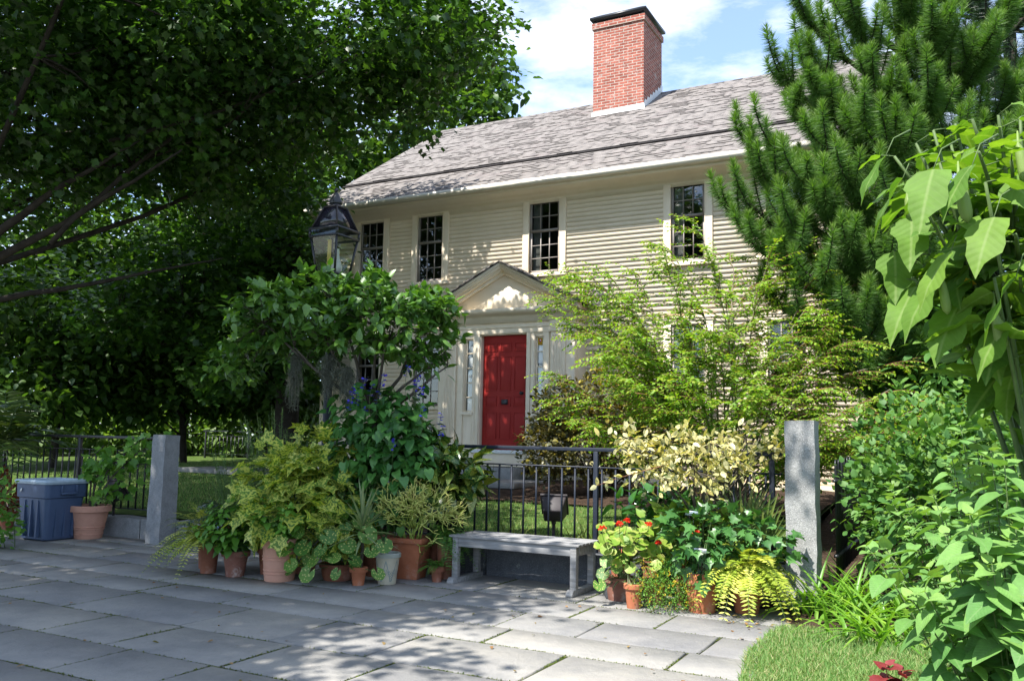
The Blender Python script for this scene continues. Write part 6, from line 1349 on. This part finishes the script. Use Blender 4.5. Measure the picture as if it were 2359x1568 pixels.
strap_clump('striped_plant', 'upright pale striped leaves beneath the cream variegated shrub', 'plant', (1.50, 7.66, .42), 9, .36, .028, G['yucca'], 363, spread=.03, arch=(.1, .3), tilt=(.05, .45))
bush('glossy_shrub', 'glossy dark green leaved plant between the railing and the geranium', 'shrub', (1.22, 8.02, .33), [(-.02, 0, .42, .2, .16, .2), (.2, 0, .48, .2, .16, .18), (.38, .02, .42, .18, .16, .2), (.1, 0, .25, .22, .16, .16), (.42, 0, .24, .2, .14, .16)], 240, .125, G['ficus'], T_DROOP, 371, stems=10, r0=.006, stem_mat=MT['bark'], shell=.4, smooth=True)
bush('glossy_shrub', 'yellow green leafy filler behind the dark lobed shrub', 'shrub', (1.75, 7.72, .3), [(0, 0, .3, .3, .12, .24), (-.3, 0, .35, .2, .12, .2)], 220, .10, G['geranium'], T_OV_W, 372, stems=6, r0=.005, stem_mat=MT['stem'], shell=.4, smooth=True)
def palm_fan():
    rng = np.random.default_rng(381); loc = np.array([2.12, 7.68, .33]); o = plant('fan_palm', 'stiff fan palm blades beside the sunlit post', 'palm', loc); mb = MB()
    for c in range(4):
        hub = np.array([rng.normal() * .07, rng.normal() * .05, .12 + .08 * c]); a0 = rng.uniform(-.5, .5) + (-.5 + .4 * c)
        for k in range(15): a = a0 + (k - 7) * .13; D = np.array([math.sin(a), -.25 + .1 * c, math.cos(a)]); mb.leaves(strap_tpl(.035, 5, .12), hub, D, [0, -1, .2], rng.uniform(.36, .5), rng.random(1))
    mb.build('blades', G['palm'], o, smooth=True)
palm_fan()
# ornamental grass tufts by the railing
for k, (px, y, n, lab) in enumerate([(1180, 9.25, 46, 'yellow green grass tuft behind the railing and the floodlight'), (1345, 9.2, 40, 'arching grass tuft behind the railing post near the geranium'), (1770, 8.4, 30, 'grass tuft between the railing and the sunlit post')]):
    q = W(px, 1230, y); s_, t_ = to_site(q); strap_clump('grass_tuft', lab, 'grass tuft', (q[0], q[1], float(lawn_z(s_, t_)) + .02), n, .34, .008, G['palm'], 390 + k, spread=.06, arch=(.4, 1.1), tilt=(.1, .95), group='grass tufts behind the railing')
# shaded left end
gp = W(10, 1080, 12.3); gg = fern('ginger_plant', 'tall ginger plant with long arching leaves at the shaded edge', (gp[0] - .1, gp[1], 1.15), 30, 1.25, G['ginger'], 401, npair=12, leaf=.36, rise=(.15, 1.4), droop=(.25, .6), wid=.6, tpl=T_LANCE)
m = MB(); rq = np.random.default_rng(404)
for k in range(14): m.tube(bez((rq.normal() * .16, rq.normal() * .16, -1.15), (rq.normal() * .1, rq.normal() * .1, -.5), (rq.normal() * .05, rq.normal() * .05, .05), 6), .012, 5)
m.build('cane', MT['stem'], gg, smooth=True)
q = W(-8, 1200, 10.3); bush('leafy_shrub', 'yellow green low bush in front of the ginger plant', 'bush', (q[0], q[1], 0), [(-.1, 0, .45, .3, .3, .4), (-.3, .1, .5, .3, .3, .4), (-.1, 0, .22, .35, .3, .22)], 700, .07, G['plumbago'], T_OV_W, 402, stems=8, r0=.006, stem_mat=MT['stem'])
q = np.array([-6.85, 12.0]); bush('croton_plant', 'bronze red leaved plant beside the bin in the shade', 'plant', (q[0], q[1], .2), [(0, 0, .3, .16, .2, .25)], 150, .13, G['croton'], T_LANCE, 403, stems=6, r0=.005, stem_mat=MT['redstem'])
def potted_tree():
    rng = np.random.default_rng(411); loc = np.array([-5.42, 11.42, .35]); o = plant('small_tree', 'crooked small tree with lobed leaves in the ringed salmon pot', 'tree', loc); st = MB(); lf = MB()
    for pix in ([(205, 1165), (210, 1110), (205, 1060), (240, 1025)], [(215, 1165), (230, 1120), (250, 1080), (300, 1030), (330, 1010)], [(210, 1165), (225, 1090), (270, 1060), (340, 1070)], [(215, 1165), (240, 1140), (290, 1120)], [(215, 1165), (255, 1100), (320, 1040), (385, 1010)]):
        p = np.array([W(a, b, 11.35 + rng.uniform(-.1, .1)) - loc for a, b in pix]); t = np.linspace(0, 1, len(p)); pp = np.stack([np.interp(np.linspace(0, 1, 14), t, p[:, i]) for i in range(3)], 1); pp[0] = (rng.normal() * .03, rng.normal() * .03, 0); st.tube(pp, np.linspace(.014, .005, 14), 6)
        for j in range(5, 14):
            for q in range(4): lf.leaves(T_LOBED, pp[j] + rng.normal(size=3) * .05, unit(rand_dirs(rng, 1)[0] - UPV * .4), unit(UPV + rand_dirs(rng, 1)[0] * .7 + np.array([0, -.5, 0])), rng.uniform(.09, .16), rng.random(1))
    lf.build('foliage', G['plumbago'], o); st.build('trunk', MT['bark'], o, smooth=True)
potted_tree()

# ------------------------------------------------------------------ grass blades, moss in the joints, fallen leaves
def in_poly(x, y, poly):
    c = np.zeros(len(x), bool); n = len(poly)
    for i in range(n):
        (x1, y1), (x2, y2) = poly[i], poly[(i + 1) % n]; k = ((y1 > y) != (y2 > y)); c ^= k & (x < (x2 - x1) * (y - y1) / (y2 - y1 + 1e-12) + x1)
    return c
rgs = np.random.default_rng(501)
def blades(name, P, h, w, mat, lean=.5):
    n = len(P); D = unit(UPV + rgs.normal(size=(n, 3)) * lean * np.array([1, 1, .2])); o = MB().leaves(T_NEEDLE, P, D, rand_dirs(rgs, n), h * (.5 + .9 * rgs.random(n)), rgs.random(n), wid=np.full(n, w)).build(name, mat); return tag(o, 'short mown grass', 'grass', kind='stuff')
n = 80000; x = rgs.uniform(.9, 3.2, n); y = rgs.uniform(2.9, 6.8, n); poly = [(px - .05 + .04 * math.sin(7 * py) + .02 * math.sin(23 * py), py) for px, py in LAWN_EDGE] + [(2.9, 6.4), (4, 5.8), (4, 2)]
k = in_poly(x, y, poly); blades('grass', np.stack([x[k], y[k], np.full(k.sum(), .016)], 1), .048, .0065, G['grass'], .75)
n = 90000; s_ = rgs.uniform(-9, 5.9, n); t_ = -5.4 + (rgs.random(n) ** 1.4) * 7.5; k = ~((s_ > .7) & (t_ > -2.9)) & ~((t_ > -1.8) & (t_ < -.5) & (s_ > -6.6) & (s_ < .5)) & ~((t_ > -.6) & (s_ > -4.9))
s_, t_ = s_[k], t_[k]; blades('grass', SO + np.outer(s_, EX) + np.outer(t_, EY) + np.outer(lawn_z(s_, t_) - .004, UPV), .05, .007, G['grass'])
mj = MB()
P_ = []
for (a, b, c, d) in joints:
    if b < -13 or c < -4: continue
    L_ = math.hypot(c - a, d - b); m = int(L_ * 420); f = rgs.random(m); act = (np.sin(f * L_ * 3.1 + a * 7) + np.sin(f * L_ * 7.3 + b * 5) + rgs.normal(size=m) * .6) > -.35
    f = f[act]; q = SO + np.outer(a + (c - a) * f, EX) + np.outer(b + (d - b) * f, EY); q[:, :2] += rgs.normal(size=(len(f), 2)) * .009; q[:, 2] = -.008; P_.append(q)
P_ = np.concatenate(P_); m = len(P_); tag(MB().leaves(T_SMALL, P_, unit(rand_dirs(rgs, m) * np.array([1, 1, .3]) + UPV * .55), unit(UPV + rand_dirs(rgs, m) * .5), .014 * (.6 + .8 * rgs.random(m)), rgs.random(m)).build('moss', G['mossjoint'], None), 'green moss in the paving joints', 'moss', kind='stuff')
n = 170; x = np.concatenate([rgs.uniform(-5, 1.5, 70), rgs.uniform(1.6, 2.7, 100)]); y = np.concatenate([rgs.uniform(5, 8.3, 70), rgs.uniform(6.3, 7.5, 100)]); P_ = np.stack([x, y, np.full(n, .012)], 1)
tag(MB().leaves(T_OV, P_, unit(rand_dirs(rgs, n) * np.array([1, 1, .15])), unit(UPV + rand_dirs(rgs, n) * .35), .04 * (.5 + .8 * rgs.random(n)), rgs.random(n)).build('fallen_leaves', G['dry'], None), 'dry leaves scattered on the flagstones', 'leaves', kind='stuff')
